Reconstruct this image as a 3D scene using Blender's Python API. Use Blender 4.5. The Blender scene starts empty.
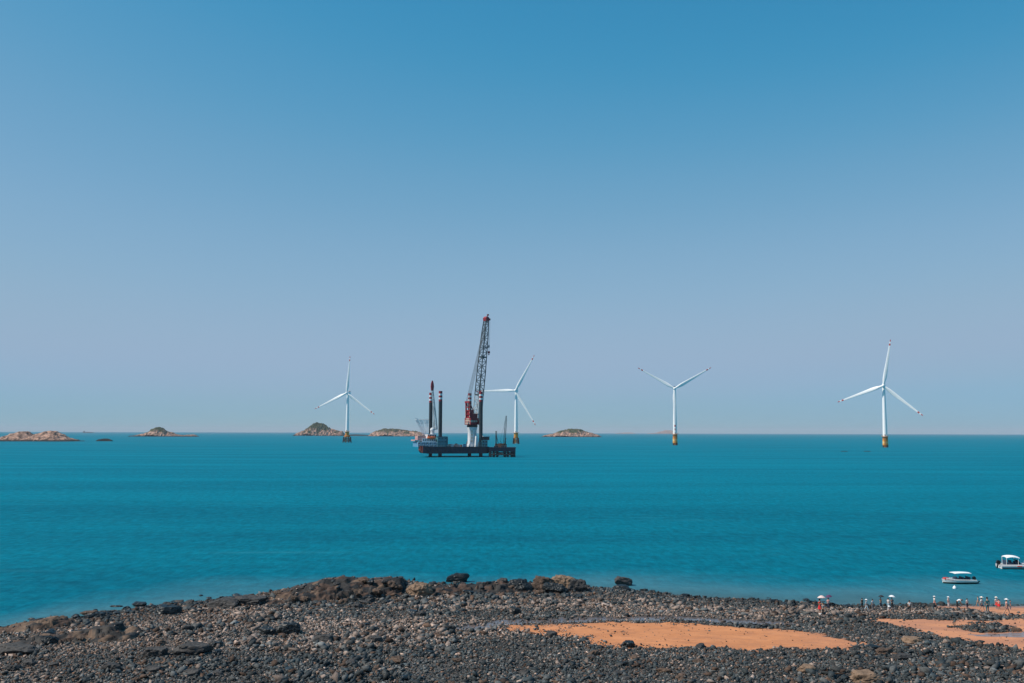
import bpy, bmesh, math, random
import numpy as np
from mathutils import Vector, Matrix, noise as mnoise

random.seed(7)
rng = np.random.default_rng(7)
S = bpy.context.scene
COL = S.collection
R_ = math.radians
PI = math.pi

# ------------------------------------------------------------------ camera
H = 22.0
FPX = 35.0 / 36.0 * 1024.0
PITCH = math.atan((432.5 - 341.5) / FPX)
ROLL = R_(0.15)
cam_data = bpy.data.cameras.new('camera')
cam = bpy.data.objects.new('camera', cam_data)
COL.objects.link(cam)
cam_data.lens = 35.0
cam_data.sensor_width = 36.0
cam_data.clip_start = 0.5
cam_data.clip_end = 120000.0
_rx = Matrix.Rotation(PI / 2 + PITCH, 4, 'X')
_rz = Matrix.Rotation(ROLL, 4, 'Z')
cam.matrix_world = Matrix.Translation((0, 0, H)) @ _rx @ _rz
S.camera = cam
_M3 = cam.matrix_world.to_3x3()


def ray(px, py):
    return _M3 @ Vector(((px - 512) / FPX, (341.5 - py) / FPX, -1.0))


def on_plane(px, py, z=0.0):
    d = ray(px, py)
    t = (z - H) / d.z
    return Vector((d.x * t, d.y * t, z))


def at_depth(px, py, Y):
    d = ray(px, py)
    t = Y / d.y
    return Vector((d.x * t, Y, H + d.z * t))


# ------------------------------------------------------------------ numpy noise
_perm = rng.random((256, 256))


def vnoise(x, y):
    xi = np.floor(x).astype(int); yi = np.floor(y).astype(int)
    fx = x - xi; fy = y - yi
    fx = fx * fx * (3 - 2 * fx); fy = fy * fy * (3 - 2 * fy)
    a = _perm[xi & 255, yi & 255]; b = _perm[(xi + 1) & 255, yi & 255]
    c = _perm[xi & 255, (yi + 1) & 255]; d = _perm[(xi + 1) & 255, (yi + 1) & 255]
    return (a * (1 - fx) + b * fx) * (1 - fy) + (c * (1 - fx) + d * fx) * fy


def fbm(x, y, o=4):
    s = 0; a = 0.5; t = 0
    for k in range(o):
        s = s + a * vnoise(x * 2 ** k + 17.3 * k, y * 2 ** k + 9.1 * k); t += a; a *= 0.5
    return s / t


# ------------------------------------------------------------------ shore and ground
_shore_px = [(-160, 668), (-60, 645), (0, 631), (60, 623), (110, 614), (160, 607), (200, 604), (255, 600), (290, 596), (340, 592),
             (400, 588), (430, 585), (470, 585), (500, 585), (560, 585), (590, 588), (625, 590), (680, 596), (740, 600), (800, 605),
             (850, 606), (920, 605), (1024, 606.5), (1150, 609), (1300, 615)]
_sp = sorted([(v.x, v.y) for v in (on_plane(a, b) for a, b in _shore_px)])
_sx = np.array([-400.0] + [p[0] for p in _sp] + [400.0])
_sy = np.array([40.0] + [p[1] for p in _sp] + [90.0])


def shore_y(x):
    return np.interp(x, _sx, _sy)


def poly_world(pts, z=1.3):
    return [(v.x, v.y) for v in (on_plane(a, b, z) for a, b in pts)]


SAND_A = poly_world([(492, 630), (520, 626), (540, 624.5), (600, 622.5), (660, 621.5), (720, 623.5), (775, 626.5), (820, 632), (868, 643),
                     (842, 650), (790, 649.5), (720, 650.5), (680, 649.5), (630, 652.5), (600, 647), (575, 641), (540, 636)], 1.5)
SAND_B = poly_world([(868, 613), (905, 615), (955, 617), (985, 616), (1015, 614), (1045, 613), (1160, 616), (1160, 668), (1024, 652), (990, 646),
                     (950, 640), (915, 630), (890, 622)])
ROCKS_B = poly_world([(952, 625), (968, 621.5), (990, 620), (1014, 625), (1012, 630), (985, 632), (966, 630)])
SAND_C = poly_world([(900, 604.5), (930, 603), (1024, 603), (1180, 606), (1180, 624), (1040, 619), (1012, 618), (988, 613.5), (965, 609.5), (935, 607.5)], 0.4)
WET_A = poly_world([(455, 634), (468, 627.5), (500, 623), (560, 619), (640, 615.8), (700, 616), (745, 618.8), (800, 622), (800, 624.5), (740, 622.5), (660, 621.3), (600, 622.3), (540, 625),
                    (505, 628), (480, 632)])
WET_B = poly_world([(960, 634), (985, 633), (1010, 631.5), (1040, 629.5), (1100, 628), (1100, 640), (1024, 637.5), (990, 636)])


def inside(poly, x, y):
    r = np.zeros(x.shape, bool)
    n = len(poly)
    for i in range(n):
        x0, y0 = poly[i]; x1, y1 = poly[(i + 1) % n]
        c = ((y0 > y) != (y1 > y)) & (x < (x1 - x0) * (y - y0) / (y1 - y0 + 1e-12) + x0)
        r ^= c
    return r


def warped(x, y, amp=1.2, sc=0.35):
    return (x + amp * 2 * (fbm(x * sc, y * sc) - 0.5) + amp * (vnoise(x * 1.7, y * 1.7) - 0.5),
            y + amp * 2.4 * (fbm(x * sc + 50, y * sc + 31) - 0.5) + amp * (vnoise(x * 1.7 + 9, y * 1.7 + 5) - 0.5))


def sand_mask(x, y):
    wx, wy = warped(x, y)
    return ((inside(SAND_A, wx, wy) | inside(SAND_B, wx, wy) | inside(SAND_C, wx, wy)) & ~inside(ROCKS_B, wx, wy))


def sand_core(x, y):
    """the part of the sand that is clear of stones: a raggeder, smaller outline"""
    wx, wy = warped(x + 300, y + 170, 3.2, 0.28)
    wx -= 300; wy -= 170
    k = ((inside(SAND_A, wx, wy) | inside(SAND_B, wx, wy) | inside(SAND_C, wx, wy)) & ~inside(ROCKS_B, wx, wy))
    left = (x < 12) & (y < 113) & (fbm(x * 0.45, y * 0.45, 3) < 0.62 - 0.02 * (x - 2))
    return k & ~left


def wet_mask(x, y):
    wx, wy = warped(x, y, 0.8)
    return inside(WET_A, wx, wy) | inside(WET_B, wx, wy)


_mounds = [(on_plane(290, 601, 0.5), 7, 3.0, 1.0), (on_plane(345, 597, 0.5), 8, 4.0, 1.5), (on_plane(395, 594, 0.5), 5, 3.0, 1.1),
           (on_plane(470, 592, 0.5), 8, 3.0, 0.6), (on_plane(555, 591, 0.5), 6, 3.0, 0.9), (on_plane(190, 607, 0.5), 7, 3, 0.3)]


def ground(x, y):
    x = np.asarray(x, float); y = np.asarray(y, float)
    d = shore_y(x) - y
    h = np.where(d > 0, 2.0 * (1 - np.exp(-np.maximum(d, 0) / 26.0)), np.maximum(0.075 * d, -3.6))
    wx, wy = warped(x, y, 0.6)
    h = h + 0.30 * (fbm(x * 0.16, y * 0.16) - 0.5) + 0.12 * (fbm(x * 0.9, y * 0.9) - 0.5)
    for c, sx, sy, a in _mounds:
        h = h + a * np.exp(-((x - c.x) / sx) ** 2 - ((y - c.y) / sy) ** 2)
    h = h + np.where(inside(WET_A, wx, wy), -0.10, 0.0)
    ramp = 20.9 - 0.272 * y + 0.5 * (fbm(x * 0.1, y * 0.1) - 0.5)
    return np.maximum(h, np.where(y < 79, np.minimum(ramp, 20.4), -99))


def gz(x, y):
    return float(ground(np.array([x]), np.array([y]))[0])


def on_ground(px, py):
    z = 1.0
    for _ in range(8):
        p = on_plane(px, py, z); z = 0.5 * z + 0.5 * gz(p.x, p.y)
    return Vector((p.x, p.y, gz(p.x, p.y)))


# ------------------------------------------------------------------ materials
_mats = {}


def mat(name, col, rough=0.6, metal=0.0, vary=0.12, scale=3.0, bump=0.0, spec=0.4):
    if name in _mats:
        return _mats[name]
    m = bpy.data.materials.new(name); m.use_nodes = True
    nt = m.node_tree; b = nt.nodes['Principled BSDF']
    b.inputs['Roughness'].default_value = rough; b.inputs['Metallic'].default_value = metal
    b.inputs['Specular IOR Level'].default_value = spec
    tc = nt.nodes.new('ShaderNodeTexCoord')
    n = nt.nodes.new('ShaderNodeTexNoise'); n.inputs['Scale'].default_value = scale; n.inputs['Detail'].default_value = 5
    nt.links.new(tc.outputs['Object'], n.inputs['Vector'])
    mr = nt.nodes.new('ShaderNodeMapRange'); mr.inputs['To Min'].default_value = 1 - vary; mr.inputs['To Max'].default_value = 1 + vary
    mr.inputs['From Min'].default_value = 0.3; mr.inputs['From Max'].default_value = 0.7
    nt.links.new(n.outputs['Fac'], mr.inputs['Value'])
    mx = nt.nodes.new('ShaderNodeMix'); mx.data_type = 'RGBA'; mx.blend_type = 'MULTIPLY'; mx.inputs[0].default_value = 1
    mx.inputs[6].default_value = (*col, 1)
    nt.links.new(mr.outputs[0], mx.inputs[7]); nt.links.new(mx.outputs[2], b.inputs['Base Color'])
    if bump:
        bp = nt.nodes.new('ShaderNodeBump'); bp.inputs['Strength'].default_value = bump
        nt.links.new(n.outputs['Fac'], bp.inputs['Height']); nt.links.new(bp.outputs[0], b.inputs['Normal'])
    _mats[name] = m
    return m


def rock_mat(name, rough=0.75, scale=2.0, vary=0.45, bump=0.35, attr='Col', objrand=False, col=None):
    m = bpy.data.materials.new(name); m.use_nodes = True
    nt = m.node_tree; b = nt.nodes['Principled BSDF']; b.inputs['Roughness'].default_value = rough
    b.inputs['Specular IOR Level'].default_value = 0.3
    tc = nt.nodes.new('ShaderNodeTexCoord')
    n = nt.nodes.new('ShaderNodeTexNoise'); n.inputs['Scale'].default_value = scale; n.inputs['Detail'].default_value = 6
    n.inputs['Roughness'].default_value = 0.65
    nt.links.new(tc.outputs['Object'], n.inputs['Vector'])
    mr = nt.nodes.new('ShaderNodeMapRange'); mr.inputs['From Min'].default_value = 0.3; mr.inputs['From Max'].default_value = 0.7
    mr.inputs['To Min'].default_value = 1 - vary; mr.inputs['To Max'].default_value = 1 + vary
    nt.links.new(n.outputs['Fac'], mr.inputs['Value'])
    mx = nt.nodes.new('ShaderNodeMix'); mx.data_type = 'RGBA'; mx.blend_type = 'MULTIPLY'; mx.inputs[0].default_value = 1
    if col is None:
        at = nt.nodes.new('ShaderNodeAttribute'); at.attribute_name = attr
        nt.links.new(at.outputs['Color'], mx.inputs[6])
    else:
        mx.inputs[6].default_value = (*col, 1)
    src = mr.outputs[0]
    if objrand:
        oi = nt.nodes.new('ShaderNodeObjectInfo')
        m2 = nt.nodes.new('ShaderNodeMapRange'); m2.inputs['To Min'].default_value = 0.65; m2.inputs['To Max'].default_value = 1.5
        nt.links.new(oi.outputs['Random'], m2.inputs['Value'])
        mu = nt.nodes.new('ShaderNodeMath'); mu.operation = 'MULTIPLY'
        nt.links.new(src, mu.inputs[0]); nt.links.new(m2.outputs[0], mu.inputs[1]); src = mu.outputs[0]
    nt.links.new(src, mx.inputs[7]); nt.links.new(mx.outputs[2], b.inputs['Base Color'])
    bp = nt.nodes.new('ShaderNodeBump'); bp.inputs['Strength'].default_value = bump; bp.inputs['Distance'].default_value = 0.2
    nt.links.new(n.outputs['Fac'], bp.inputs['Height']); nt.links.new(bp.outputs[0], b.inputs['Normal'])
    return m


# ------------------------------------------------------------------ objects
def tag(o, label=None, cat=None, group=None, kind=None):
    if label: o['label'] = label
    if cat: o['category'] = cat
    if group: o['group'] = group
    if kind: o['kind'] = kind
    return o


def empty(name, loc=(0, 0, 0), rz=0.0):
    o = bpy.data.objects.new(name, None); COL.objects.link(o)
    o.location = loc; o.rotation_euler = (0, 0, rz); o.empty_display_size = 0.5
    return o


def copy_tree(o, parent=None):
    c = o.copy(); COL.objects.link(c); c.parent = parent
    for ch in list(o.children):
        copy_tree(ch, c)
    return c


class MB:
    """collects polygons of one mesh"""
    def __init__(s):
        s.v = []; s.f = []; s.m = []

    def add(s, vs, fs, mi=0):
        k = len(s.v); s.v += [tuple(p) for p in vs]
        for f in fs:
            s.f.append(tuple(i + k for i in f)); s.m.append(mi)
        return s

    def box(s, c, d, mi=0, rz=0.0, top=1.0, M=None):
        x, y, z = d[0] / 2, d[1] / 2, d[2] / 2
        vs = []
        for sz in (-1, 1):
            q = top if sz > 0 else 1.0
            for sx, sy in ((-1, -1), (1, -1), (1, 1), (-1, 1)):
                p = Vector((sx * x * q, sy * y * q, sz * z))
                if rz: p = Matrix.Rotation(rz, 3, 'Z') @ p
                if M is not None: p = M @ p
                vs.append(p + Vector(c))
        return s.add(vs, [(3, 2, 1, 0), (4, 5, 6, 7), (0, 1, 5, 4), (1, 2, 6, 5), (2, 3, 7, 6), (3, 0, 4, 7)], mi)

    def tube(s, a, b, r0, r1=None, n=8, mi=0, caps=True):
        a = Vector(a); b = Vector(b); r1 = r0 if r1 is None else r1
        d = (b - a).normalized()
        u = d.orthogonal().normalized(); w = d.cross(u)
        vs = []
        for p, r in ((a, r0), (b, r1)):
            for k in range(n):
                t = 2 * PI * k / n
                vs.append(p + u * math.cos(t) * r + w * math.sin(t) * r)
        fs = [(k, (k + 1) % n, n + (k + 1) % n, n + k) for k in range(n)]
        if caps: fs += [tuple(range(n - 1, -1, -1)), tuple(range(n, 2 * n))]
        return s.add(vs, fs, mi)

    def lathe(s, prof, n=20, c=(0, 0, 0), mis=None, ax='Z'):
        vs = []
        for r, z in prof:
            for k in range(n):
                t = 2 * PI * k / n
                p = (r * math.cos(t), r * math.sin(t), z)
                if ax == 'Y': p = (p[0], p[2], p[1])
                vs.append((p[0] + c[0], p[1] + c[1], p[2] + c[2]))
        k0 = len(s.v); s.v += vs
        for i in range(len(prof) - 1):
            mi = mis[i] if mis else 0
            for k in range(n):
                f = (i * n + k, i * n + (k + 1) % n, (i + 1) * n + (k + 1) % n, (i + 1) * n + k)
                s.f.append(tuple(q + k0 for q in (f if ax == 'Z' else f[::-1]))); s.m.append(mi)
        e = tuple(k0 + q for q in range(n)); s.f.append(e[::-1] if ax == 'Z' else e); s.m.append(mis[0] if mis else 0)
        q0 = k0 + (len(prof) - 1) * n
        e = tuple(q0 + q for q in range(n)); s.f.append(e if ax == 'Z' else e[::-1]); s.m.append(mis[-1] if mis else 0)
        return s

    def loft(s, rings, mis=None, caps=True):
        n = len(rings[0]); k0 = len(s.v)
        for r in rings: s.v += [tuple(p) for p in r]
        for i in range(len(rings) - 1):
            mi = mis[i] if mis else 0
            for k in range(n):
                s.f.append((k0 + i * n + k, k0 + i * n + (k + 1) % n, k0 + (i + 1) * n + (k + 1) % n, k0 + (i + 1) * n + k)); s.m.append(mi)
        if caps:
            s.f.append(tuple(k0 + q for q in range(n - 1, -1, -1))); s.m.append(mis[0] if mis else 0)
            q0 = k0 + (len(rings) - 1) * n
            s.f.append(tuple(q0 + q for q in range(n))); s.m.append(mis[-1] if mis else 0)
        return s

    def build(s, name, mats, parent=None, smooth=False, loc=None):
        me = bpy.data.meshes.new(name); me.from_pydata(s.v, [], s.f)
        if not isinstance(mats, (list, tuple)): mats = [mats]
        for m in mats: me.materials.append(m)
        me.polygons.foreach_set('material_index', s.m)
        bm = bmesh.new(); bm.from_mesh(me); bmesh.ops.recalc_face_normals(bm, faces=bm.faces); bm.to_mesh(me); bm.free()
        if smooth:
            me.polygons.foreach_set('use_smooth', [True] * len(me.polygons))
        o = bpy.data.objects.new(name, me); COL.objects.link(o)
        if parent: o.parent = parent
        if loc is not None: o.location = loc
        if smooth == 'auto':
            me.set_sharp_from_angle(angle=R_(40))
        return o


def lattice(mb, sections, rc, rl, mi=0, n=6, mil=None):
    """sections: list of 4-corner rings; chords along corners and zig-zag lacing on each face"""
    mil = mi if mil is None else mil
    for i in range(len(sections) - 1):
        a, b = sections[i], sections[i + 1]
        for k in range(4):
            mb.tube(a[k], b[k], rc, n=n, mi=mi, caps=False)
            j = (k + 1) % 4
            if (i + k) % 2: mb.tube(a[k], b[j], rl, n=4, mi=mil, caps=False)
            else: mb.tube(a[j], b[k], rl, n=4, mi=mil, caps=False)
            if i: mb.tube(a[k], a[j], rl, n=4, mi=mil, caps=False)
    for ring in (sections[0], sections[-1]):
        for k in range(4): mb.tube(ring[k], ring[(k + 1) % 4], rc, n=n, mi=mi, caps=False)


# ------------------------------------------------------------------ world, sun, view
SUN_EL, SUN_AZ = 48.0, 260.0
world = bpy.data.worlds.new('World'); S.world = world; world.use_nodes = True
nt = world.node_tree; bg = nt.nodes['Background']
sky = nt.nodes.new('ShaderNodeTexSky'); sky.sky_type = 'NISHITA'; sky.sun_disc = False
sky.sun_elevation = R_(SUN_EL); sky.sun_rotation = R_(SUN_AZ); sky.altitude = 20
sky.air_density = 1.0; sky.dust_density = 0.3; sky.ozone_density = 3.0
# overall colour response of the sky light (a teal grade, as in the photograph), one curve per channel
sc1 = nt.nodes.new('ShaderNodeVectorMath'); sc1.operation = 'SCALE'; sc1.inputs[3].default_value = 0.1
cv = nt.nodes.new('ShaderNodeRGBCurve')
sc2 = nt.nodes.new('ShaderNodeVectorMath'); sc2.operation = 'SCALE'; sc2.inputs[3].default_value = 10.0
CURVES = [[(0, 0), (0.12, 0.044), (0.15, 0.088), (0.189, 0.156), (0.26, 0.238), (0.40, 0.302), (0.50, 0.288), (0.60, 0.252), (1, 0.33)],
          [(0, 0), (0.205, 0.262), (0.25, 0.312), (0.311, 0.364), (0.41, 0.420), (0.50, 0.438), (0.62, 0.438), (1, 0.5)],
          [(0, 0), (0.367, 0.485), (0.42, 0.527), (0.49, 0.562), (0.59, 0.600), (0.65, 0.595), (1, 0.65)]]
for c, pts in enumerate(CURVES):
    cu = cv.mapping.curves[c]
    while len(cu.points) > 2: cu.points.remove(cu.points[1])
    cu.points[0].location = pts[0]; cu.points[1].location = pts[-1]
    for p in pts[1:-1]: cu.points.new(*p)
cv.mapping.update()
nt.links.new(sky.outputs[0], sc1.inputs[0]); nt.links.new(sc1.outputs[0], cv.inputs['Color'])
nt.links.new(cv.outputs[0], sc2.inputs[0]); nt.links.new(sc2.outputs[0], bg.inputs[0])
bg.inputs[1].default_value = 0.1

sun_d = bpy.data.lights.new('sun', 'SUN'); sun = bpy.data.objects.new('sun', sun_d); COL.objects.link(sun)
sun_d.energy = 4.6; sun_d.angle = R_(0.53); sun_d.color = (1.0, 0.91, 0.80)
to_sun = Vector((math.sin(R_(SUN_AZ)) * math.cos(R_(SUN_EL)), math.cos(R_(SUN_AZ)) * math.cos(R_(SUN_EL)), math.sin(R_(SUN_EL))))
sun.rotation_euler = to_sun.to_track_quat('Z', 'Y').to_euler(); sun.location = (-60, 20, 150)

vs = S.view_settings
vs.view_transform = 'Standard'; vs.look = 'None'; vs.exposure = 0.0; vs.gamma = 1.0; vs.use_curve_mapping = False
S.cycles.sample_clamp_indirect = 4.0
S.cycles.use_denoising = True
S.cycles.max_bounces = 6; S.cycles.volume_bounces = 0
S.cycles.caustics_reflective = False; S.cycles.caustics_refractive = False

# ------------------------------------------------------------------ haze
hz = MB().box((0, 22500, 97), (92000, 46000, 206)).build('haze', [])
hm = bpy.data.materials.new('haze_air'); hm.use_nodes = True
nt = hm.node_tree; nt.nodes.remove(nt.nodes['Principled BSDF'])
pv = nt.nodes.new('ShaderNodeVolumePrincipled'); pv.inputs['Density'].default_value = 2.7e-5
pv.inputs['Color'].default_value = (0.78, 0.86, 0.98, 1); pv.inputs['Anisotropy'].default_value = 0.0
nt.links.new(pv.outputs[0], nt.nodes['Material Output'].inputs['Volume'])
hz.data.materials.append(hm); tag(hz, kind='stuff')

# ------------------------------------------------------------------ sea
def grid_mesh(name, xs, ys, zf, attrs=None):
    X, Y = np.meshgrid(xs, ys); Z = zf(X, Y)
    nx, ny = len(xs), len(ys)
    me = bpy.data.meshes.new(name)
    me.vertices.add(nx * ny); me.vertices.foreach_set('co', np.stack([X, Y, Z], -1).astype(np.float32).ravel())
    i = np.arange(nx * ny).reshape(ny, nx)
    q = np.stack([i[:-1, :-1], i[:-1, 1:], i[1:, 1:], i[1:, :-1]], -1).reshape(-1, 4)
    me.loops.add(q.size); me.loops.foreach_set('vertex_index', q.ravel().astype(np.int32))
    me.polygons.add(len(q)); me.polygons.foreach_set('loop_start', np.arange(0, q.size, 4, dtype=np.int32))
    me.polygons.foreach_set('loop_total', np.full(len(q), 4, np.int32))
    me.update(calc_edges=True)
    me.polygons.foreach_set('use_smooth', np.ones(len(q), bool))
    for an, f in (attrs or {}).items():
        a = me.attributes.new(an, 'FLOAT', 'POINT'); a.data.foreach_set('value', f(X, Y).astype(np.float32).ravel())
    o = bpy.data.objects.new(name, me); COL.objects.link(o)
    return o


xs = np.concatenate([-np.geomspace(44000, 130, 22), np.arange(-125, 126, 2.5), np.geomspace(130, 44000, 22)])
ys = np.concatenate([[-100, 20], np.arange(60, 260, 2.0), np.geomspace(262, 44500, 36)])


def depth_attr(X, Y):
    d = Y - shore_y(X)
    n = fbm(X * 0.06, Y * 0.10) - 0.5
    # the bottom drops off quickly in front of the outcrop
    return np.where(np.abs(X) < 300, d + 16 * n + 16 * np.exp(-((X + 8) / 22) ** 2) * (d > 1), d)


sea = grid_mesh('sea', xs, ys, lambda X, Y: np.zeros_like(X), {'offshore': depth_attr})
tag(sea, kind='structure')
sm = bpy.data.materials.new('sea_water'); sm.use_nodes = True
nt = sm.node_tree; b = nt.nodes['Principled BSDF']; N = nt.nodes.new; L = nt.links.new
geo = N('ShaderNodeNewGeometry')


def stretch(sx, sy, detail=4, rough=0.55, scale=1.0):
    mp = N('ShaderNodeVectorMath'); mp.operation = 'MULTIPLY'; mp.inputs[1].default_value = (sx, sy, 1)
    L(geo.outputs['Position'], mp.inputs[0])
    n = N('ShaderNodeTexNoise'); n.inputs['Scale'].default_value = scale; n.inputs['Detail'].default_value = detail
    n.inputs['Roughness'].default_value = rough
    L(mp.outputs[0], n.inputs['Vector'])
    return n.outputs['Fac']


def mapr(v, a, b_, c, d):
    m = N('ShaderNodeMapRange'); m.inputs['From Min'].default_value = a; m.inputs['From Max'].default_value = b_
    m.inputs['To Min'].default_value = c; m.inputs['To Max'].default_value = d
    L(v, m.inputs['Value']); return m.outputs[0]


def mixc(f, a, b_):
    m = N('ShaderNodeMix'); m.data_type = 'RGBA'
    if isinstance(f, float): m.inputs[0].default_value = f
    else: L(f, m.inputs[0])
    for i, c in ((6, a), (7, b_)):
        if isinstance(c, tuple): m.inputs[i].default_value = (*c, 1)
        else: L(c, m.inputs[i])
    return m.outputs[2]


DEEP_A, DEEP_B = (0.0, 0.097, 0.154), (0.0, 0.143, 0.210)
lanes = mapr(stretch(0.0035, 0.020, 4, 0.55), 0.38, 0.62, 0, 1)
fine = mapr(stretch(0.20, 0.24, 7, 0.8), 0.36, 0.68, 0, 1)  # bright and dark of small ripples, put into the water colour
cA = mixc(lanes, DEEP_A, DEEP_B)
fm = N('ShaderNodeMath'); fm.operation = 'MULTIPLY'; fm.inputs[1].default_value = 0.62; L(fine, fm.inputs[0])
cA = mixc(fm.outputs[0], cA, (0.0, 0.205, 0.284))
oa = N('ShaderNodeAttribute'); oa.attribute_name = 'offshore'
grain = mapr(stretch(0.85, 0.22, 3, 0.7), 0.36, 0.64, 0.84, 1.17)  # finer ripple speckle, its light and dark also painted into the colour
vm = N('ShaderNodeVectorMath'); vm.operation = 'SCALE'; L(cA, vm.inputs[0]); L(grain, vm.inputs[3]); cA = vm.outputs[0]
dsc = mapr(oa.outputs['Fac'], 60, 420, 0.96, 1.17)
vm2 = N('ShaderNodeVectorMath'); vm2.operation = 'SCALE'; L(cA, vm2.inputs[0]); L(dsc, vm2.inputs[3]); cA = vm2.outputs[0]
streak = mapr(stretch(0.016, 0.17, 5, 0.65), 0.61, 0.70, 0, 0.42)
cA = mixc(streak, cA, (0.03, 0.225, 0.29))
shal = mapr(oa.outputs['Fac'], 0, 30, 1, 0)
pw = N('ShaderNodeMath'); pw.operation = 'POWER'; pw.inputs[1].default_value = 1.3; L(shal, pw.inputs[0])
cB = mixc(pw.outputs[0], cA, (0.075, 0.195, 0.240))
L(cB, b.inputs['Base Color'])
b.inputs['Roughness'].default_value = 0.6; b.inputs['IOR'].default_value = 1.33
b.inputs['Specular IOR Level'].default_value = 0.0
# shallow water lets the sea bed show through near the edge
alpha = mapr(oa.outputs['Fac'], -6, 9, 0.35, 1.0)
L(alpha, b.inputs['Alpha'])
w1 = stretch(0.22, 0.40, 3, 0.55); w2 = stretch(0.9, 1.6, 4, 0.65)
bp = N('ShaderNodeBump'); bp.inputs['Strength'].default_value = 0.6; bp.inputs['Distance'].default_value = 1.2; L(w1, bp.inputs['Height'])
bp2 = N('ShaderNodeBump'); bp2.inputs['Strength'].default_value = 0.6; bp2.inputs['Distance'].default_value = 0.35; L(w2, bp2.inputs['Height'])
L(bp.outputs[0], bp2.inputs['Normal']); L(bp2.outputs[0], b.inputs['Normal'])
gl = N('ShaderNodeBsdfGlossy'); gl.inputs['Roughness'].default_value = 0.28; L(bp2.outputs[0], gl.inputs['Normal'])
ms = N('ShaderNodeMixShader'); ms.inputs[0].default_value = 0.035
L(b.outputs[0], ms.inputs[1]); L(gl.outputs[0], ms.inputs[2]); L(ms.outputs[0], nt.nodes['Material Output'].inputs['Surface'])
sea.data.materials.append(sm)

# ------------------------------------------------------------------ beach terrain
xs = np.concatenate([np.arange(-170, -86, 4.0), np.arange(-86, 86, 0.4), np.arange(86, 171, 4.0)])
ys = np.concatenate([np.arange(-40, 74, 3.0), np.arange(74, 166, 0.4), np.arange(166, 212, 5.0)])
beach = grid_mesh('beach', xs, ys, ground, {
    'sand': lambda X, Y: sand_mask(X, Y).astype(float),
    'wet': lambda X, Y: wet_mask(X, Y).astype(float),
    'land': lambda X, Y: shore_y(X) - Y})
tag(beach, kind='structure')
bm_ = bpy.data.materials.new('beach_ground'); bm_.use_nodes = True
nt = bm_.node_tree; b = nt.nodes['Principled BSDF']; N = nt.nodes.new; L = nt.links.new
geo = N('ShaderNodeNewGeometry')


def attr(n):
    a = N('ShaderNodeAttribute'); a.attribute_name = n; return a.outputs['Fac']


peb = mixc(mapr(stretch(2.2, 2.2, 6, 0.7), 0.35, 0.65, 0, 1), (0.025, 0.027, 0.028), (0.13, 0.11, 0.095))
sandc = mixc(mapr(stretch(0.25, 0.5, 6, 0.65), 0.35, 0.65, 0, 1), (0.49, 0.182, 0.066), (0.64, 0.255, 0.098))
sandf = mapr(stretch(0.5, 1.6, 6, 0.72), 0.50, 0.70, 0, 0.75)
sandc = mixc(sandf, sandc, (0.33, 0.14, 0.075))
wa = attr('wet')
sx_ = N('ShaderNodeSeparateXYZ'); L(geo.outputs['Position'], sx_.inputs[0])
damp = mapr(sx_.outputs[0], 26, 40, 0, 0.75)
sandc = mixc(damp, sandc, mixc(mapr(stretch(0.12, 0.3, 5, 0.6), 0.4, 0.6, 0, 1), (0.44, 0.195, 0.115), (0.60, 0.262, 0.13)))
sandw = mixc(wa, sandc, (0.36, 0.19, 0.12))
base = mixc(attr('sand'), peb, sandw)
wk = N('ShaderNodeMath'); wk.operation = 'MULTIPLY'; wk.inputs[1].default_value = 0.6; L(wa, wk.inputs[0])
base = mixc(wk.outputs[0], base, (0.17, 0.13, 0.125))
edge = mapr(attr('land'), 0.2, 4.0, 0.75, 0)
base = mixc(edge, base, (0.16, 0.105, 0.085))
L(base, b.inputs['Base Color'])
rw = N('ShaderNodeMath'); rw.operation = 'MAXIMUM'; L(wa, rw.inputs[0]); L(edge, rw.inputs[1])
L(mapr(rw.outputs[0], 0, 1, 0.85, 0.22), b.inputs['Roughness'])
bp = N('ShaderNodeBump'); bp.inputs['Distance'].default_value = 0.12
L(mapr(wa, 0, 1, 0.5, 0.06), bp.inputs['Strength'])
L(stretch(1.6, 1.6, 6, 0.65), bp.inputs['Height']); L(bp.outputs[0], b.inputs['Normal'])
beach.data.materials.append(bm_)

# ------------------------------------------------------------------ rocks
def hull_variant(k, seed, flat=0.65):
    r = random.Random(seed); bm = bmesh.new()
    for _ in range(k):
        v = Vector((r.gauss(0, 1), r.gauss(0, 1), r.gauss(0, 1))).normalized() * r.uniform(0.8, 1.05)
        bm.verts.new((v.x * 0.5, v.y * 0.5 * r.uniform(0.75, 1), v.z * 0.5 * flat))
    g = bmesh.ops.convex_hull(bm, input=bm.verts)
    bmesh.ops.delete(bm, geom=[v for v in bm.verts if not v.link_faces], context='VERTS')
    bmesh.ops.triangulate(bm, faces=bm.faces)
    bm.verts.index_update()
    V = np.array([v.co[:] for v in bm.verts]); F = np.array([[v.index for v in f.verts] for f in bm.faces])
    bm.free(); return V, F


VAR = [hull_variant(7 + (i % 4), 100 + i, 0.55 + 0.35 * ((i * 7) % 5) / 4) for i in range(28)]


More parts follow.
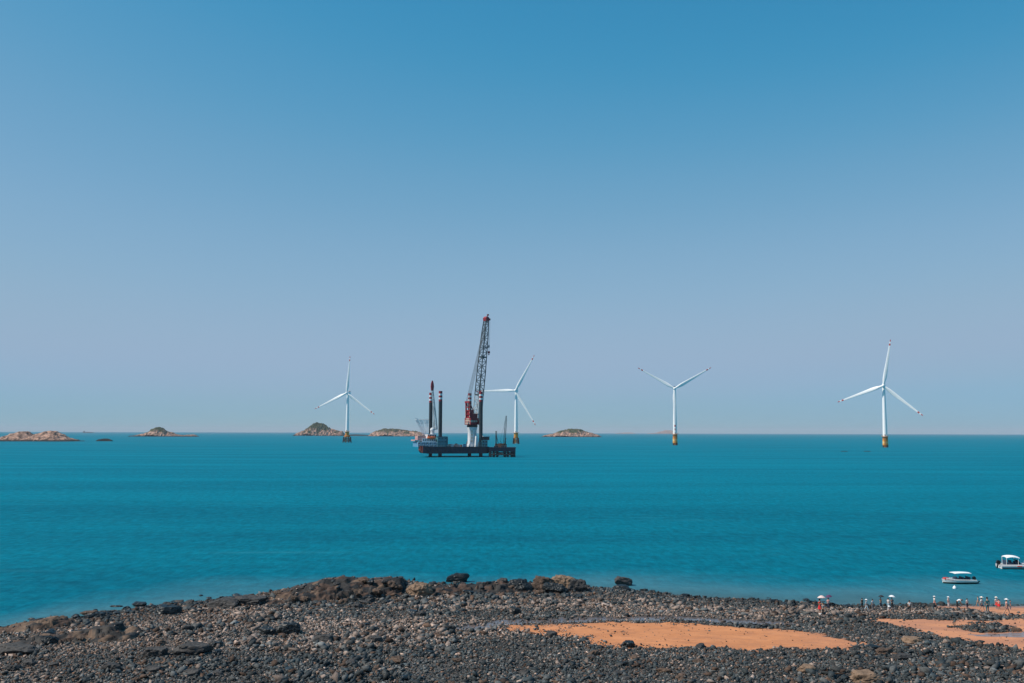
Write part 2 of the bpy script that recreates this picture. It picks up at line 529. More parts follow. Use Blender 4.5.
def tone(x, y, n):
    """own colour of loose stones, by place on the shore"""
    land = shore_y(x) - y
    z = 0.95 * np.clip(fbm(x * 0.06 + 3, y * 0.13 + 8) * 4.6 - 2.0, 0, 1)           # broad pale and dark belts
    nearw = np.clip(1 - land / 8.0, 0, 1)
    dark = np.clip((x - 8) / 22, 0, 1) * np.clip((117 - y) / 12, 0, 1) * 0.75 + 0.8 * np.clip((94 - y) / 8, 0, 1) * np.clip((x + 46) / 14, 0, 1)
    pale = z * (1 - nearw)
    for cx, cy, sx, sy, a in ((-42, 99, 13, 6, 1.15), (-33, 118, 8, 4, .7), (-12, 108, 16, 7, .5), (14, 121, 24, 2.6, .7), (-2, 104, 7, 4, .5), (38, 104, 5, 2, .5)):
        pale = pale + a * np.exp(-((x - cx) / sx) ** 2 - ((y - cy) / sy) ** 2)
    pale = np.clip(pale - dark, 0, 1)
    u = rng.random(n)
    slate = np.array([0.042, 0.052, 0.055]); grey = np.array([0.110, 0.112, 0.108]); beige = np.array([0.31, 0.225, 0.18]); brown = np.array([0.115, 0.066, 0.043])
    cols = np.where((u < 0.62 - 0.50 * pale)[:, None], slate, np.where((u < 0.93 - 0.42 * pale)[:, None], grey, beige))
    bro = rng.random(n) < (0.12 + 0.35 * np.clip(1 - np.abs(x + 25) / 28, 0, 1) * nearw + 0.12 * (x < -30))
    cols = np.where(bro[:, None], brown, cols)
    patch = np.exp(0.9 * (fbm(x * 0.22 + 40, y * 0.3 + 2, 3) - 0.5))
    wetk = 1 - 0.45 * np.clip(1 - land / 4.5, 0, 1)
    return cols * (np.exp(rng.normal(0, 0.30, n)) * patch * wetk)[:, None]


def in_view(x, y, m=6.0):
    return np.abs(x) < 0.535 * y + m


def scatter(y0, y1, cell, smin, smax, keep, sandkeep):
    gx = np.arange(-86, 86, cell); gy = np.arange(y0, y1, cell)
    X, Y = np.meshgrid(gx, gy); X = X.ravel() + rng.uniform(-.5, .5, X.size) * cell * 1.1; Y = Y.ravel() + rng.uniform(-.5, .5, Y.size) * cell * 1.1
    k = in_view(X, Y) & (shore_y(X) - Y > -1.8 + 2.2 * (fbm(X * 0.2, Y * 0.2) - 0.5)) & (rng.random(X.size) < keep)
    X, Y = X[k], Y[k]
    s = sand_mask(X, Y); w = wet_mask(X, Y) & ~s
    core = sand_core(X, Y)
    k = np.where(s, rng.random(X.size) < np.where(core, sandkeep, 0.42), np.where(w, rng.random(X.size) < 0.10, True))
    X, Y = X[k], Y[k]
    sz = np.exp(rng.uniform(math.log(smin), math.log(smax), X.size)); sz *= np.where(sand_mask(X, Y), 0.6, 1.0) * np.clip(0.62 + 0.9 * fbm(X * 0.13 + 70, Y * 0.2 + 3, 3), 0.7, 1.5)
    return X, Y, sz


PEOPLE_PX = [(820, 614.5), (823, 616.5), (828, 609.5), (862, 608.6), (866.6, 611.5), (872.8, 610), (880.8, 607.6), (888.5, 608.5), (889, 612.9), (892, 609), (909.7, 613), (934.6, 606.6), (948.6, 606.4),
             (957, 608), (967, 608), (978, 605.5), (982, 612), (987.6, 613.4), (997, 609), (1007, 615.6), (1010.6, 609.6)]
PEOPLE_XY = [(p.x, p.y) for p in (on_ground(a, b_) for a, b_ in PEOPLE_PX)]


def near_people(x, y, r=1.0):
    """on, or just in front of, somebody's feet"""
    k = np.zeros(np.shape(x), bool)
    for a, b_ in PEOPLE_XY: k |= (np.abs(x - a) < 0.55 * r) & (y - b_ > -2.6 * r) & (y - b_ < 0.6)
    return k


def clumps():
    X, Y, SZ = scatter(74, 152, 0.85, 0.45, 1.15, 1.0, 0.0)
    c = fbm(X * 0.11 + 21, Y * 0.16 + 5, 3); k = (c > 0.535) & (rng.random(X.size) < 0.75)
    k &= ~near_people(X, Y, 1.5)
    return X[k], Y[k], SZ[k]


def stone_field(name, parts):
    X = np.concatenate([p[0] for p in parts]); Y = np.concatenate([p[1] for p in parts]); SZ = np.concatenate([p[2] for p in parts])
    k = ~(near_people(X, Y) & (SZ > 0.28)); X, Y, SZ = X[k], Y[k], SZ[k]
    lt = ledge_top(X, Y); g_ = ground(X, Y); k = (lt < g_ + .1) | (rng.random(len(X)) < 0.07); X, Y, SZ, lt, g_ = X[k], Y[k], SZ[k], lt[k], g_[k]
    n = len(X); Z = np.maximum(g_, lt) + SZ * 0.12
    C = tone(X, Y, n) * np.where(SZ[:, None] > 0.6, np.array([[0.70, 0.74, 0.77]]), 1.0); vi = rng.integers(0, len(VAR), n); ang = rng.uniform(0, 2 * PI, n); tl = rng.normal(0, 0.34, n)
    asp = rng.uniform(0.8, 1.5, n)
    VV = []; FF = []; CC = []; off = 0
    for k, (V, F) in enumerate(VAR):
        s = np.where(vi == k)[0]; m = len(s)
        if not m: continue
        P = V[None] * SZ[s, None, None]; px = P[..., 0] * asp[s, None]; py = P[..., 1]; pz = P[..., 2]
        ct, st = np.cos(tl[s])[:, None], np.sin(tl[s])[:, None]
        px, pz = px * ct - pz * st, px * st + pz * ct
        ca, sa = np.cos(ang[s])[:, None], np.sin(ang[s])[:, None]
        qx = px * ca - py * sa + X[s, None]; qy = px * sa + py * ca + Y[s, None]; qz = pz + Z[s, None]
        VV.append(np.stack([qx, qy, qz], -1).reshape(-1, 3))
        FF.append((F[None] + (off + np.arange(m) * len(V))[:, None, None]).reshape(-1, 3))
        CC.append(np.repeat(C[s], len(V), 0)); off += m * len(V)
    V = np.concatenate(VV); F = np.concatenate(FF); CL = np.concatenate(CC)
    me = bpy.data.meshes.new(name)
    me.vertices.add(len(V)); me.vertices.foreach_set('co', V.astype(np.float32).ravel())
    me.loops.add(F.size); me.loops.foreach_set('vertex_index', F.astype(np.int32).ravel())
    me.polygons.add(len(F)); me.polygons.foreach_set('loop_start', np.arange(0, F.size, 3, dtype=np.int32))
    me.polygons.foreach_set('loop_total', np.full(len(F), 3, np.int32))
    me.update(calc_edges=True)
    a = me.attributes.new('Col', 'FLOAT_COLOR', 'POINT')
    a.data.foreach_set('color', np.concatenate([CL, np.ones((len(CL), 1))], 1).astype(np.float32).ravel())
    o = bpy.data.objects.new(name, me); COL.objects.link(o)
    me.materials.append(rock_mat('shingle_stone', scale=5.0, vary=0.35, bump=0.3))
    print('STONES', n, len(F))
    return o




def boulder_mesh(name, seed, sub=3, planes=11, rough=0.13, dims=(1, 1, 1), crag=0.0):
    r = random.Random(seed); bm = bmesh.new()
    bmesh.ops.create_icosphere(bm, subdivisions=sub, radius=1)
    pl = []
    for _ in range(planes):
        nrm = Vector((r.gauss(0, 1), r.gauss(0, 1), r.gauss(0, 0.8))).normalized(); pl.append((nrm, r.uniform(0.62, 1.0)))
    pl.append((Vector((0.1, -0.1, 1)).normalized(), r.uniform(0.6, 0.85)))
    o = Vector((r.random() * 50, r.random() * 50, r.random() * 50))
    for v in bm.verts:
        d = v.co.normalized(); rad = 1.05
        for nrm, k in pl:
            c = d.dot(nrm)
            if c > 0.05: rad = min(rad, k / c)
        rad *= 1 + rough * mnoise.fractal(d * 2.2 + o, 0.8, 2.1, 4) + 0.5 * rough * mnoise.noise(d * 7 + o)
        if crag:
            q = Vector((d.x * dims[0], d.y * dims[1], d.z * dims[2] * 1.3)) * (2.3 / max(dims)) + o
            dd = mnoise.voronoi(q, distance_metric='DISTANCE', exponent=2.5)[0]
            rad *= 1 - crag * (1.1 * max(0.0, 1 - (dd[1] - dd[0]) * 4.5) + 0.9 * dd[0])
        v.co = Vector((d.x * dims[0], d.y * dims[1], d.z * dims[2])) * rad * 0.5
    me = bpy.data.meshes.new(name); bm.to_mesh(me); bm.free()
    return me


ROCK_DARK = rock_mat('dark_shore_rock', scale=1.6, vary=0.55, col=(0.055, 0.052, 0.050), bump=0.5)
ROCK_BROWN = rock_mat('brown_shore_rock', scale=1.4, vary=0.55, col=(0.10, 0.066, 0.047), bump=0.5)
ROCK_TAN = rock_mat('tan_shore_rock', scale=1.4, vary=0.4, col=(0.22, 0.145, 0.095), bump=0.4)
ROCK_WET = rock_mat('wet_black_rock', scale=1.8, vary=0.4, col=(0.018, 0.022, 0.024), bump=0.4, rough=0.4)
ROCK_PALE = rock_mat('pale_shore_rock', scale=1.6, vary=0.4, col=(0.30, 0.24, 0.20), bump=0.4)


def boulder(px0, px1, ytop, ybase, m, label, name='boulder', depth=0.85, seed=None, rz=None, grp=None, sink=0.2, sub=4, crag=0.0):
    pc = (px0 + px1) / 2
    g = on_ground(pc, ybase)
    if g.z < 0: g = on_plane(pc, ybase, 0.0)
    w = (px1 - px0) / FPX * g.y; h = (ybase - ytop) / FPX * g.y * 1.02
    seed = seed if seed is not None else int(pc * 13 + ytop * 7)
    hh = h / (1 - sink)
    me = boulder_mesh(name, seed, sub, dims=(w * 1.16, w * depth, hh * 1.3), crag=crag)
    me.materials.append(m)
    o = bpy.data.objects.new(name, me); COL.objects.link(o)
    zmax = max(v.co.z for v in me.vertices)
    o.location = (g.x, g.y + w * depth * 0.35, g.z + h - zmax)
    o.rotation_euler = (0, 0, random.Random(seed).uniform(-0.3, 0.3))
    tag(o, label, 'rock', grp)
    return o


# the broken outcrop on the point, left of the middle, block by block
OUT = 'blocks of the rocky outcrop on the point'
LEDGES = []


def ledge_top(x, y):
    x = np.asarray(x, float); y = np.asarray(y, float); out = np.full(x.shape, -99.0)
    for xs_, fy, depth, gx, gv, Z in LEDGES:
        v = y - np.interp(x, xs_, fy)
        ok = (x > gx[0]) & (x < gx[-1]) & (v > 0) & (v < depth)
        i = np.clip(np.round((v - gv[0]) / (gv[1] - gv[0])).astype(int), 0, len(gv) - 1); j = np.clip(np.round((x - gx[0]) / (gx[1] - gx[0])).astype(int), 0, len(gx) - 1)
        out = np.where(ok, np.maximum(out, Z[i, j]), out)
    return out


def ledge(sky, base0, base1, depth, mats_, label, seed, name='rock_outcrop', n_slab=70, smin=1.0, smax=3.6, dip=(0.16, 0.05), cols=None):
    """rugged bedrock: overlapping tilted slabs under a skyline; sky is a list of picture points, base0/base1 the rows of its foot at both ends"""
    r = random.Random(seed)
    a0, a1 = sky[0][0], sky[-1][0]
    xs_ = []; zs_ = []; fy = []
    for px, py in sky:
        t = (px - a0) / (a1 - a0); yb = base0 + (base1 - base0) * t
        g = on_ground(px, yb); yr = g.y + depth * 0.55
        p = at_depth(px, py, yr); xs_.append(p.x); zs_.append(p.z); fy.append(g.y)
    xs_ = np.array(xs_); zs_ = np.array(zs_); fy = np.array(fy)
    cell = 0.12
    X, V = np.meshgrid(np.arange(xs_[0] - .6, xs_[-1] + .6, cell), np.arange(0, depth + cell, cell))
    Y = np.interp(X, xs_, fy) + V
    G = ground(X, Y)

    def env(x, v):
        top = np.interp(x, xs_, zs_)
        g = ground(np.atleast_1d(x), np.atleast_1d(np.interp(x, xs_, fy) + v)).reshape(np.shape(x))
        f = np.clip(np.minimum(v / (depth * .5), (depth - v) / (depth * .3)), 0, 1) ** 0.7
        e = np.clip(np.minimum(x - xs_[0], xs_[-1] - x) / 1.2 + .25, 0, 1)
        return g, np.maximum(top - g, 0.1) * f * e
    g0, E_ = env(X, V)
    Hh = E_ * 0.45
    cid = np.zeros(X.shape)
    for k in range(n_slab):
        cx = r.uniform(xs_[0], xs_[-1]); cv = r.uniform(0.05, 0.95) * depth
        a = r.gauss(0.25, 0.5); L1 = math.exp(r.uniform(math.log(smin), math.log(smax))); L2 = L1 * r.uniform(.35, .8)
        dx = X - cx; dv = V - cv
        u = (dx * math.cos(a) + dv * math.sin(a)) / (L1 / 2); w = (-dx * math.sin(a) + dv * math.cos(a)) / (L2 / 2)
        u = u + 0.25 * (vnoise(X * 1.3 + k, V * 1.3) - .5); w = w + 0.3 * (vnoise(X * 1.5, V * 1.5 + k) - .5)
        ins = (np.abs(u) + 0.35 * np.abs(w) < 1.1) & (np.abs(w) + .3 * np.abs(u) < 1.1)
        _, e = env(np.array([cx]), np.array([cv])); e = float(e[0])
        z = e * r.uniform(.55, 1.06) + (dip[0] + r.gauss(0, .30)) * dx * .7 + (dip[1] + r.gauss(0.05, .32)) * dv - 0.10 * np.maximum(np.abs(u), np.abs(w)) ** 3
        hit = ins & (z > Hh) & (z < E_ * 1.3 + .35)
        Hh = np.where(hit, z, Hh); cid = np.where(hit, k + 1, cid)
    Hh = Hh + 0.10 * (fbm(X * 2.2, Y * 2.2, 3) - .5) + 0.08 * (rng.random(X.shape) - .5)
    LEDGES.append((xs_, fy, depth, X[0], V[:, 0], None)); edge_ = (V < cell * 1.5) | (V > depth - cell * 1.5) | (X < xs_[0] - .4) | (X > xs_[-1] + .4)
    Z = np.where(edge_, G - 0.35, G + np.minimum(Hh, np.maximum(np.interp(X, xs_, zs_) - G, .1) * 1.04))
    LEDGES[-1] = LEDGES[-1][:5] + (Z,)
    ny, nx = X.shape
    me = bpy.data.meshes.new(name)
    ox, oy = float(X.mean()), float(Y.mean())
    me.vertices.add(nx * ny); me.vertices.foreach_set('co', np.stack([X - ox, Y - oy, Z], -1).astype(np.float32).ravel())
    i = np.arange(nx * ny).reshape(ny, nx)
    q = np.stack([i[:-1, :-1], i[:-1, 1:], i[1:, 1:], i[1:, :-1]], -1).reshape(-1, 4)
    me.loops.add(q.size); me.loops.foreach_set('vertex_index', q.ravel().astype(np.int32))
    me.polygons.add(len(q)); me.polygons.foreach_set('loop_start', np.arange(0, q.size, 4, dtype=np.int32)); me.polygons.foreach_set('loop_total', np.full(len(q), 4, np.int32))
    me.update(calc_edges=True)
    pal = np.array(mats_); pick = np.array([r.random() for _ in range(n_slab + 1)])
    base_c = pal[(pick * len(pal)).astype(int)]
    C = base_c[cid.astype(int)] * (0.75 + 0.5 * fbm(X * .8 + 9, Y * .8, 3))[..., None]
    at_ = me.attributes.new('Col', 'FLOAT_COLOR', 'POINT')
    at_.data.foreach_set('color', np.concatenate([C, np.ones((ny, nx, 1))], -1).astype(np.float32).ravel())
    o = bpy.data.objects.new(name, me); COL.objects.link(o); o.location = (ox, oy, 0)
    me.materials.append(LEDGE_MAT); tag(o, label, 'rock')
    return o


LEDGE_MAT = rock_mat('ledge_rock', scale=1.3, vary=0.5, bump=0.5)
_dk, _br, _tn, _bk = (0.036, 0.033, 0.031), (0.082, 0.050, 0.036), (0.15, 0.098, 0.066), (0.017, 0.018, 0.019)
ledge([(254, 604), (262, 601), (270, 599), (280, 593.5), (292, 588.5), (303, 586), (315, 583), (325, 579.2), (333, 580), (340, 577.2), (350, 578.2), (362, 580.5), (372, 580.5), (385, 579), (395, 577.5), (402, 578.5), (406, 587)],
      607, 596, 7.0, [_dk, _br, _br, _bk, _dk, _tn], 'long rugged brown outcrop of tilted slabs rising at the point', 5, n_slab=330, smin=.7, smax=2.9)
ledge([(424, 590), (432, 586.5), (442, 584.5), (452, 585), (462, 584), (472, 585), (482, 583), (492, 582.5), (500, 581), (508, 582), (520, 581), (530, 583), (536, 588)],
      596, 593, 5.0, [_dk, _br, _bk, _br], 'low brown ledge between the tan topped boulder and the jumbled pile', 9, name='rock_ledge', n_slab=200, smin=.5, smax=1.8)
ledge([(-14, 633), (-4, 628), (8, 625.5), (18, 624), (26, 621.5), (38, 620), (50, 618), (58, 616.8), (66, 617.5), (72, 621)],
      636, 628, 4.0, [_tn, _tn, _br, _bk], 'tan and brown bedrock ledge along the water at the left edge', 12, name='rock_ledge', n_slab=150, smin=.6, smax=2.4, dip=(.08, .03))
ledge([(10, 642), (24, 637.5), (40, 635), (56, 635.5), (70, 633), (84, 631), (96, 628), (108, 625), (122, 625.5), (134, 630), (142, 637)],
      648, 641, 4.5, [_br, _tn, _dk, _bk, _dk], 'brown and black ledge inland of the tan one on the left', 15, name='rock_ledge', n_slab=150, smin=.6, smax=2.2, dip=(.06, .03))
for a in [          (405, 429, 583.5, 596, ROCK_TAN, 'rounded boulder with a pale tan top right of the outcrop'),
          (510, 530, 580.5, 592, ROCK_WET, 'black domed block at the left of the jumbled rock pile'),
          (533, 553, 577.5, 590, ROCK_BROWN, 'brown upright block on the jumbled rock pile'),
          (552, 574, 576.5, 589, ROCK_TAN, 'flat topped tan block crowning the jumbled rock pile'),
          (568, 586, 580, 592, ROCK_DARK, 'dark block at the right end of the jumbled rock pile'),
          (545, 566, 584, 594, ROCK_WET, 'black block in front of the flat topped tan block'),
          (234, 262, 597.5, 606, ROCK_DARK, 'dark low block at the water edge left of the outcrop'),
          (205, 236, 600, 608.5, ROCK_DARK, 'long dark rock at the water edge below the turquoise shallows')]:
    boulder(*a, grp=OUT, sub=5, crag=0.03)
# rocks standing in the water
boulder(446, 468, 574, 582.5, ROCK_WET, 'black flat rock alone in the water off the point', depth=0.5, sink=0.1)
boulder(616, 631, 577.5, 586, ROCK_DARK, 'round dark boulder standing in the water on its own', depth=0.9, sink=0.1)
boulder(614, 630, 585.5, 590.5, ROCK_WET, 'black rock at the water edge under the round boulder')
boulder(154, 177, 606, 615, ROCK_WET, 'black lumpy boulder at the edge of the left shallows')
boulder(132, 145, 602.5, 606.5, ROCK_WET, 'small dark rock showing above the left shallows', sink=0.1)
boulder(82, 96, 611.5, 615, ROCK_BROWN, 'low brown rock awash in the left shallows', sink=0.1)
boulder(93, 106, 612.5, 616, ROCK_WET, 'low dark rock awash beside the low brown one', sink=0.1)
boulder(123, 132, 610.5, 613.5, ROCK_WET, 'tiny dark rock awash between the low rocks and the lumpy boulder', sink=0.1)
# ledges on the left and single stones further up the beach
boulder(-8, 30, 646, 656, ROCK_DARK, 'broad dark slab at the left edge of the shingle', depth=0.6)
boulder(140, 164, 649, 658, ROCK_DARK, 'dark rounded boulder on the shingle left of the broad one', depth=0.8)
boulder(176, 208, 645, 656, ROCK_DARK, 'dark broad boulder on the shingle right of the rounded one', depth=0.7)
boulder(22, 34, 660, 666, ROCK_DARK, 'small dark boulder in the pale shingle on the left', depth=0.8)
boulder(258, 276, 628, 636, ROCK_WET, 'black boulder in the shingle below the rocky outcrop', depth=0.7)
boulder(278, 298, 624, 635, ROCK_WET, 'taller black boulder beside the other one below the outcrop', depth=0.7)
boulder(315, 334, 636, 643, ROCK_DARK, 'flat dark boulder in the middle of the left shingle', depth=0.7)
boulder(368, 382, 637, 643.5, ROCK_DARK, 'dark angular stone in the shingle left of the sand', depth=0.8)
boulder(512, 520, 608, 615, ROCK_WET, 'black upright stone above the wet sand strip', depth=0.8)
boulder(535, 541, 607.5, 611.5, ROCK_PALE, 'bright whitish stone on the dark shingle', depth=0.8)
boulder(545, 556, 632, 637, ROCK_DARK, 'dark stone at the lower left edge of the orange sand', depth=0.8)
boulder(622, 636, 642, 648, ROCK_WET, 'black stone on the lower edge of the orange sand', depth=0.8)
boulder(868, 882, 646, 651, ROCK_WET, 'black boulder on the shingle right of the orange sand', depth=0.8)
boulder(878, 894, 649, 655, ROCK_BROWN, 'brown boulder on the shingle beside the black one', depth=0.8)
boulder(893, 912, 655, 660, ROCK_DARK, 'flat dark stone on the shingle in the lower right', depth=0.7)
boulder(856, 884, 673, 684, ROCK_TAN, 'tan boulder among dark shingle at the bottom edge on the right', depth=0.8)
boulder(800, 815, 666, 673, ROCK_TAN, 'tan stone among dark shingle at the bottom, left of the tan boulder', depth=0.8)
boulder(1013, 1022, 628, 632, ROCK_BROWN, 'brown stone alone on the sand right of the rock patch', depth=0.8)
boulder(905, 925, 638.5, 644, ROCK_TAN, 'tan slab in the shingle below the right sand', depth=0.8)

shingle = stone_field('shingle', [clumps(), scatter(74, 160, 0.62, 0.30, 0.75, 0.5, 0.012), scatter(74, 150, 0.30, 0.17, 0.44, 0.92, 0.016), scatter(74, 125, 0.23, 0.11, 0.27, 0.75, 0.02)])
tag(shingle, kind='stuff')

# loose boulders one can count, in four stretches of shore; copies share meshes
_bm = {}
for mname, m in (('dark', ROCK_DARK), ('brown', ROCK_BROWN), ('wet', ROCK_WET), ('tan', ROCK_TAN)):
    _bm[mname] = []
    for k in range(5):
        me = boulder_mesh('boulder', 900 + k * 17 + len(mname), 3, planes=8, crag=0.12, dims=(1.0, 0.8 - 0.04 * k, 0.66 - 0.05 * k)); me.materials.append(m); _bm[mname].append(me)


def loose(count, region, kinds, smin, smax, label, group):
    n = 0; tries = 0
    while n < count and tries < count * 60:
        tries += 1
        x0, x1, y0, y1 = region
        p = on_ground(random.uniform(x0, x1), random.uniform(y0, y1))
        a = np.array([p.x]), np.array([p.y])
        d = shore_y(p.x) - p.y
        if sand_mask(*a)[0] or wet_mask(*a)[0] or near_people(*a, 1.8)[0]: continue
        if group.startswith('wet') and not (-4.5 < d < 5): continue
        if group.startswith('tiny'):
            if not (-8 < d < -0.8): continue
            p.z = -0.08
        elif not group.startswith('wet') and d < (5 if not group.startswith('broken') else 0): continue
        sz = math.exp(random.uniform(math.log(smin), math.log(smax)))
        o = bpy.data.objects.new('boulder', random.choice(_bm[random.choice(kinds)])); COL.objects.link(o)
        o.location = (p.x, p.y, max(p.z, float(ledge_top(*a)[0])) + sz * 0.12); o.scale = (sz * random.uniform(.85, 1.35), sz, sz * random.uniform(.8, 1.2))
        o.rotation_euler = (random.uniform(-.2, .2), random.uniform(-.2, .2), random.uniform(0, 6.28))
        tag(o, label, 'rock', group); n += 1


loose(80, (252, 600, 578, 605), ['dark', 'brown', 'brown', 'wet'], 0.7, 1.7, 'broken block of rock lying on or around the outcrop', 'broken blocks on the outcrop')
loose(16, (20, 260, 596, 626), ['wet'], 0.5, 1.1, 'tiny black stone just breaking the surface of the left shallows', 'tiny stones breaking the surface of the left shallows')
loose(40, (60, 420, 585, 625), ['wet', 'dark', 'wet'], 0.8, 1.9, 'dark wet boulder along the left water edge', 'wet boulders along the left water edge')
loose(38, (430, 860, 583, 612), ['wet', 'wet', 'dark'], 0.7, 1.5, 'dark wet boulder along the water edge right of the outcrop', 'wet boulders along the right water edge')
loose(50, (5, 470, 600, 680), ['dark', 'brown', 'dark', 'wet'], 0.8, 1.7, 'angular boulder lying among the shingle left of the sand', 'boulders in the left shingle')
loose(36, (480, 1020, 646, 681), ['dark', 'brown', 'dark', 'wet'], 0.6, 1.15, 'angular boulder lying among the shingle below the sand', 'boulders in the lower right shingle')

# ------------------------------------------------------------------ islands
ISLE = bpy.data.materials.new('island_rock'); ISLE.use_nodes = True
nt = ISLE.node_tree; b = nt.nodes['Principled BSDF']; N = nt.nodes.new; L = nt.links.new
geo = N('ShaderNodeNewGeometry'); tc = N('ShaderNodeTexCoord')
b.inputs['Roughness'].default_value = 0.9; b.inputs['Specular IOR Level'].default_value = 0.1
ga = N('ShaderNodeAttribute'); ga.attribute_name = 'green'
ra = N('ShaderNodeAttribute'); ra.attribute_name = 'reef'


def onoise(scale, detail=5):
    n = N('ShaderNodeTexNoise'); n.inputs['Scale'].default_value = scale; n.inputs['Detail'].default_value = detail; n.inputs['Roughness'].default_value = 0.65
    L(tc.outputs['Object'], n.inputs['Vector']); return n.outputs['Fac']


rk = mixc(mapr(onoise(0.09), 0.38, 0.62, 0, 1), (0.12, 0.075, 0.055), (0.62, 0.38, 0.28))
gr = mixc(mapr(onoise(0.15), 0.35, 0.65, 0, 1), (0.025, 0.045, 0.022), (0.11, 0.11, 0.05))
c0 = mixc(ga.outputs['Fac'], rk, gr)
c0 = mixc(ra.outputs['Fac'], c0, (0.035, 0.035, 0.035))
L(c0, b.inputs['Base Color'])
bp = N('ShaderNodeBump'); bp.inputs['Strength'].default_value = 0.8; bp.inputs['Distance'].default_value = 3.0
L(onoise(0.25, 6), bp.inputs['Height']); L(bp.outputs[0], b.inputs['Normal'])


def island(px0, px1, ybase, prof, label, green=0.0, gtop=0.5, depth=0.45, reef_h=2.5, Y=None, rough=0.34, seed=1, name='rocky_island'):
    """prof: (px, py) skyline points; built as a heightfield whose ridge follows them"""
    if Y is None:
        Y = on_plane((px0 + px1) / 2, ybase, 0).y
    D = (px1 - px0) / FPX * Y * depth
    YC = Y + D * 0.4
    pts = [at_depth(a, b_, YC) for a, b_ in prof]
    X0 = at_depth(px0, ybase, YC).x; X1 = at_depth(px1, ybase, YC).x; cx = (X0 + X1) / 2
    W = X1 - X0
    n, k = 90, 46
    xs = np.linspace(X0 - cx, X1 - cx, n); ys_ = np.linspace(-D / 2, D / 2, k)
    rx = np.array([p.x - cx for p in pts]); rzv = np.array([max(p.z, 0.3) for p in pts])
    hm_ = rzv.max()

    def zf(X, Y_):
        ridge = np.interp(X, rx, rzv)
        v = np.clip(np.abs(Y_ - 0.06 * D * np.sin(X / W * 9)) / (D / 2), 0, 1)
        ex = np.clip((1 - np.abs(2 * X / W)) * 8, 0, 1)
        sc = 7.0 / max(W, 1)
        nz = fbm(X * sc * 2 + seed * 7.7, Y_ * sc * 2 + seed * 3.1, 5)
        n2 = fbm(X * sc * 7 + seed * 5, Y_ * sc * 7 + seed, 3)
        h = ridge * np.clip(1 - v ** 1.5, 0, 1) * (1 + rough * 2.2 * (nz - 0.5) * (0.3 + v)) + hm_ * rough * 0.9 * (n2 - 0.5) * ex
        h = np.minimum(h, ridge * 1.06 + 0.4)
        return h * ex - 1.5 * (1 - ex) - 1.2 * (v > 0.97)

    def gf(X, Y_):
        z = zf(X, Y_); nz = fbm(X * 20 / W + seed, Y_ * 20 / W, 4)
        return np.clip((z / hm_ - gtop + (nz - 0.5) * 1.1) * 6, 0, 1) * green

    def rf(X, Y_):
        z = zf(X, Y_); return np.clip((reef_h - z + 2 * (fbm(X * 30 / W, Y_ * 30 / W) - .5)) / (0.5 * reef_h), 0, 1)
    o = grid_mesh(name, xs, ys_, zf, {'green': gf, 'reef': rf})
    o.data.polygons.foreach_set('use_smooth', [False] * len(o.data.polygons))
    o.location = (cx, YC, 0); o.data.materials.append(ISLE)
    tag(o, label, 'island')
    return o


island(-42, 81, 441.4, [(-42, 439), (-28, 434), (-12, 436.5), (0, 439.5), (8, 437), (14, 433.5), (20, 431.5), (27, 432), (31, 434.5), (33.5, 436), (37, 433.5), (44, 432), (52, 430.8), (58, 432),
                        (63, 435), (68, 438), (75, 440), (81, 441.2)], 'pinkish bare rock island with two humps at the left edge', reef_h=5, seed=3, rough=0.3)
island(96, 113, 441.2, [(96, 440.5), (99, 439.2), (105, 438.6), (109, 439), (113, 440.6)], 'small low dark rock in the sea right of the pinkish island', reef_h=30, seed=5)
island(128, 200, 436.6, [(128, 436), (136, 435.3), (145, 433.5), (149, 432), (153, 429), (157, 427), (161, 427.2), (165, 429), (168, 431.8), (172, 432.5), (176, 434.5), (184, 435.2), (193, 434.6), (200, 436)],
       'cone shaped green topped island with low reefs on both sides', green=1, gtop=0.42, reef_h=5.5, seed=8, depth=0.3)
island(293, 346, 435.9, [(293, 435.2), (298, 433), (304, 430.5), (310, 427), (314, 424), (318, 422.6), (323, 424), (328, 427), (333, 429.5), (338, 431), (343, 431.5), (346, 435)],
       'peaked island with a green crown behind the leftmost turbine', green=1, gtop=0.32, reef_h=5, seed=11)
island(343, 372, 435.9, [(343, 435.2), (348, 434.6), (356, 434.4), (364, 434.8), (372, 435.5)], 'thin dark reef between the peaked island and the flat one', reef_h=60, seed=12, depth=0.3, name='reef')
island(367, 428, 436.4, [(367, 435.8), (371, 433.5), (377, 430.5), (384, 428.8), (392, 428.6), (400, 429.6), (408, 430.6), (416, 431), (424, 433.5), (428, 436)],
       'flat topped island with a pink rocky foot behind the barge bow', green=0.9, gtop=0.45, reef_h=3, seed=14)
island(540, 603, 437.0, [(540, 436.4), (547, 434.8), (553, 433.8), (560, 431), (567, 429.2), (573, 428.6), (580, 429.2), (586, 431.4), (592, 433), (597, 434.8), (603, 436.6)],
       'mottled pink and green islet right of the crane barge', green=1, gtop=0.5, reef_h=5, seed=17)
island(646, 678, 434.2, [(646, 433.6), (655, 433), (661, 431.4), (666, 430.2), (672, 430.6), (677, 431.4), (678, 433.4)],
       'faint hazy island on the horizon beside the single upright turbine tower', reef_h=1, seed=21, Y=24000, depth=0.3)
island(614, 636, 433.9, [(614, 433.6), (620, 432.8), (628, 432.5), (634, 432.9), (636, 433.6)],
       'faint low island on the horizon between the mottled islet and turbine', reef_h=1, seed=22, Y=26000, depth=0.3)
for a, b_, lab in ((840.5, 848, 'faint dark rock awash farther from the right turbine'), (863.5, 871, 'dark rock awash nearer the right turbine')):
    island(a, b_, 451.6, [(a, 451.4), (a + 2, 451.0), (b_ - 2, 451.0), (b_, 451.45)], lab, reef_h=30, seed=int(a), name='rock_awash')

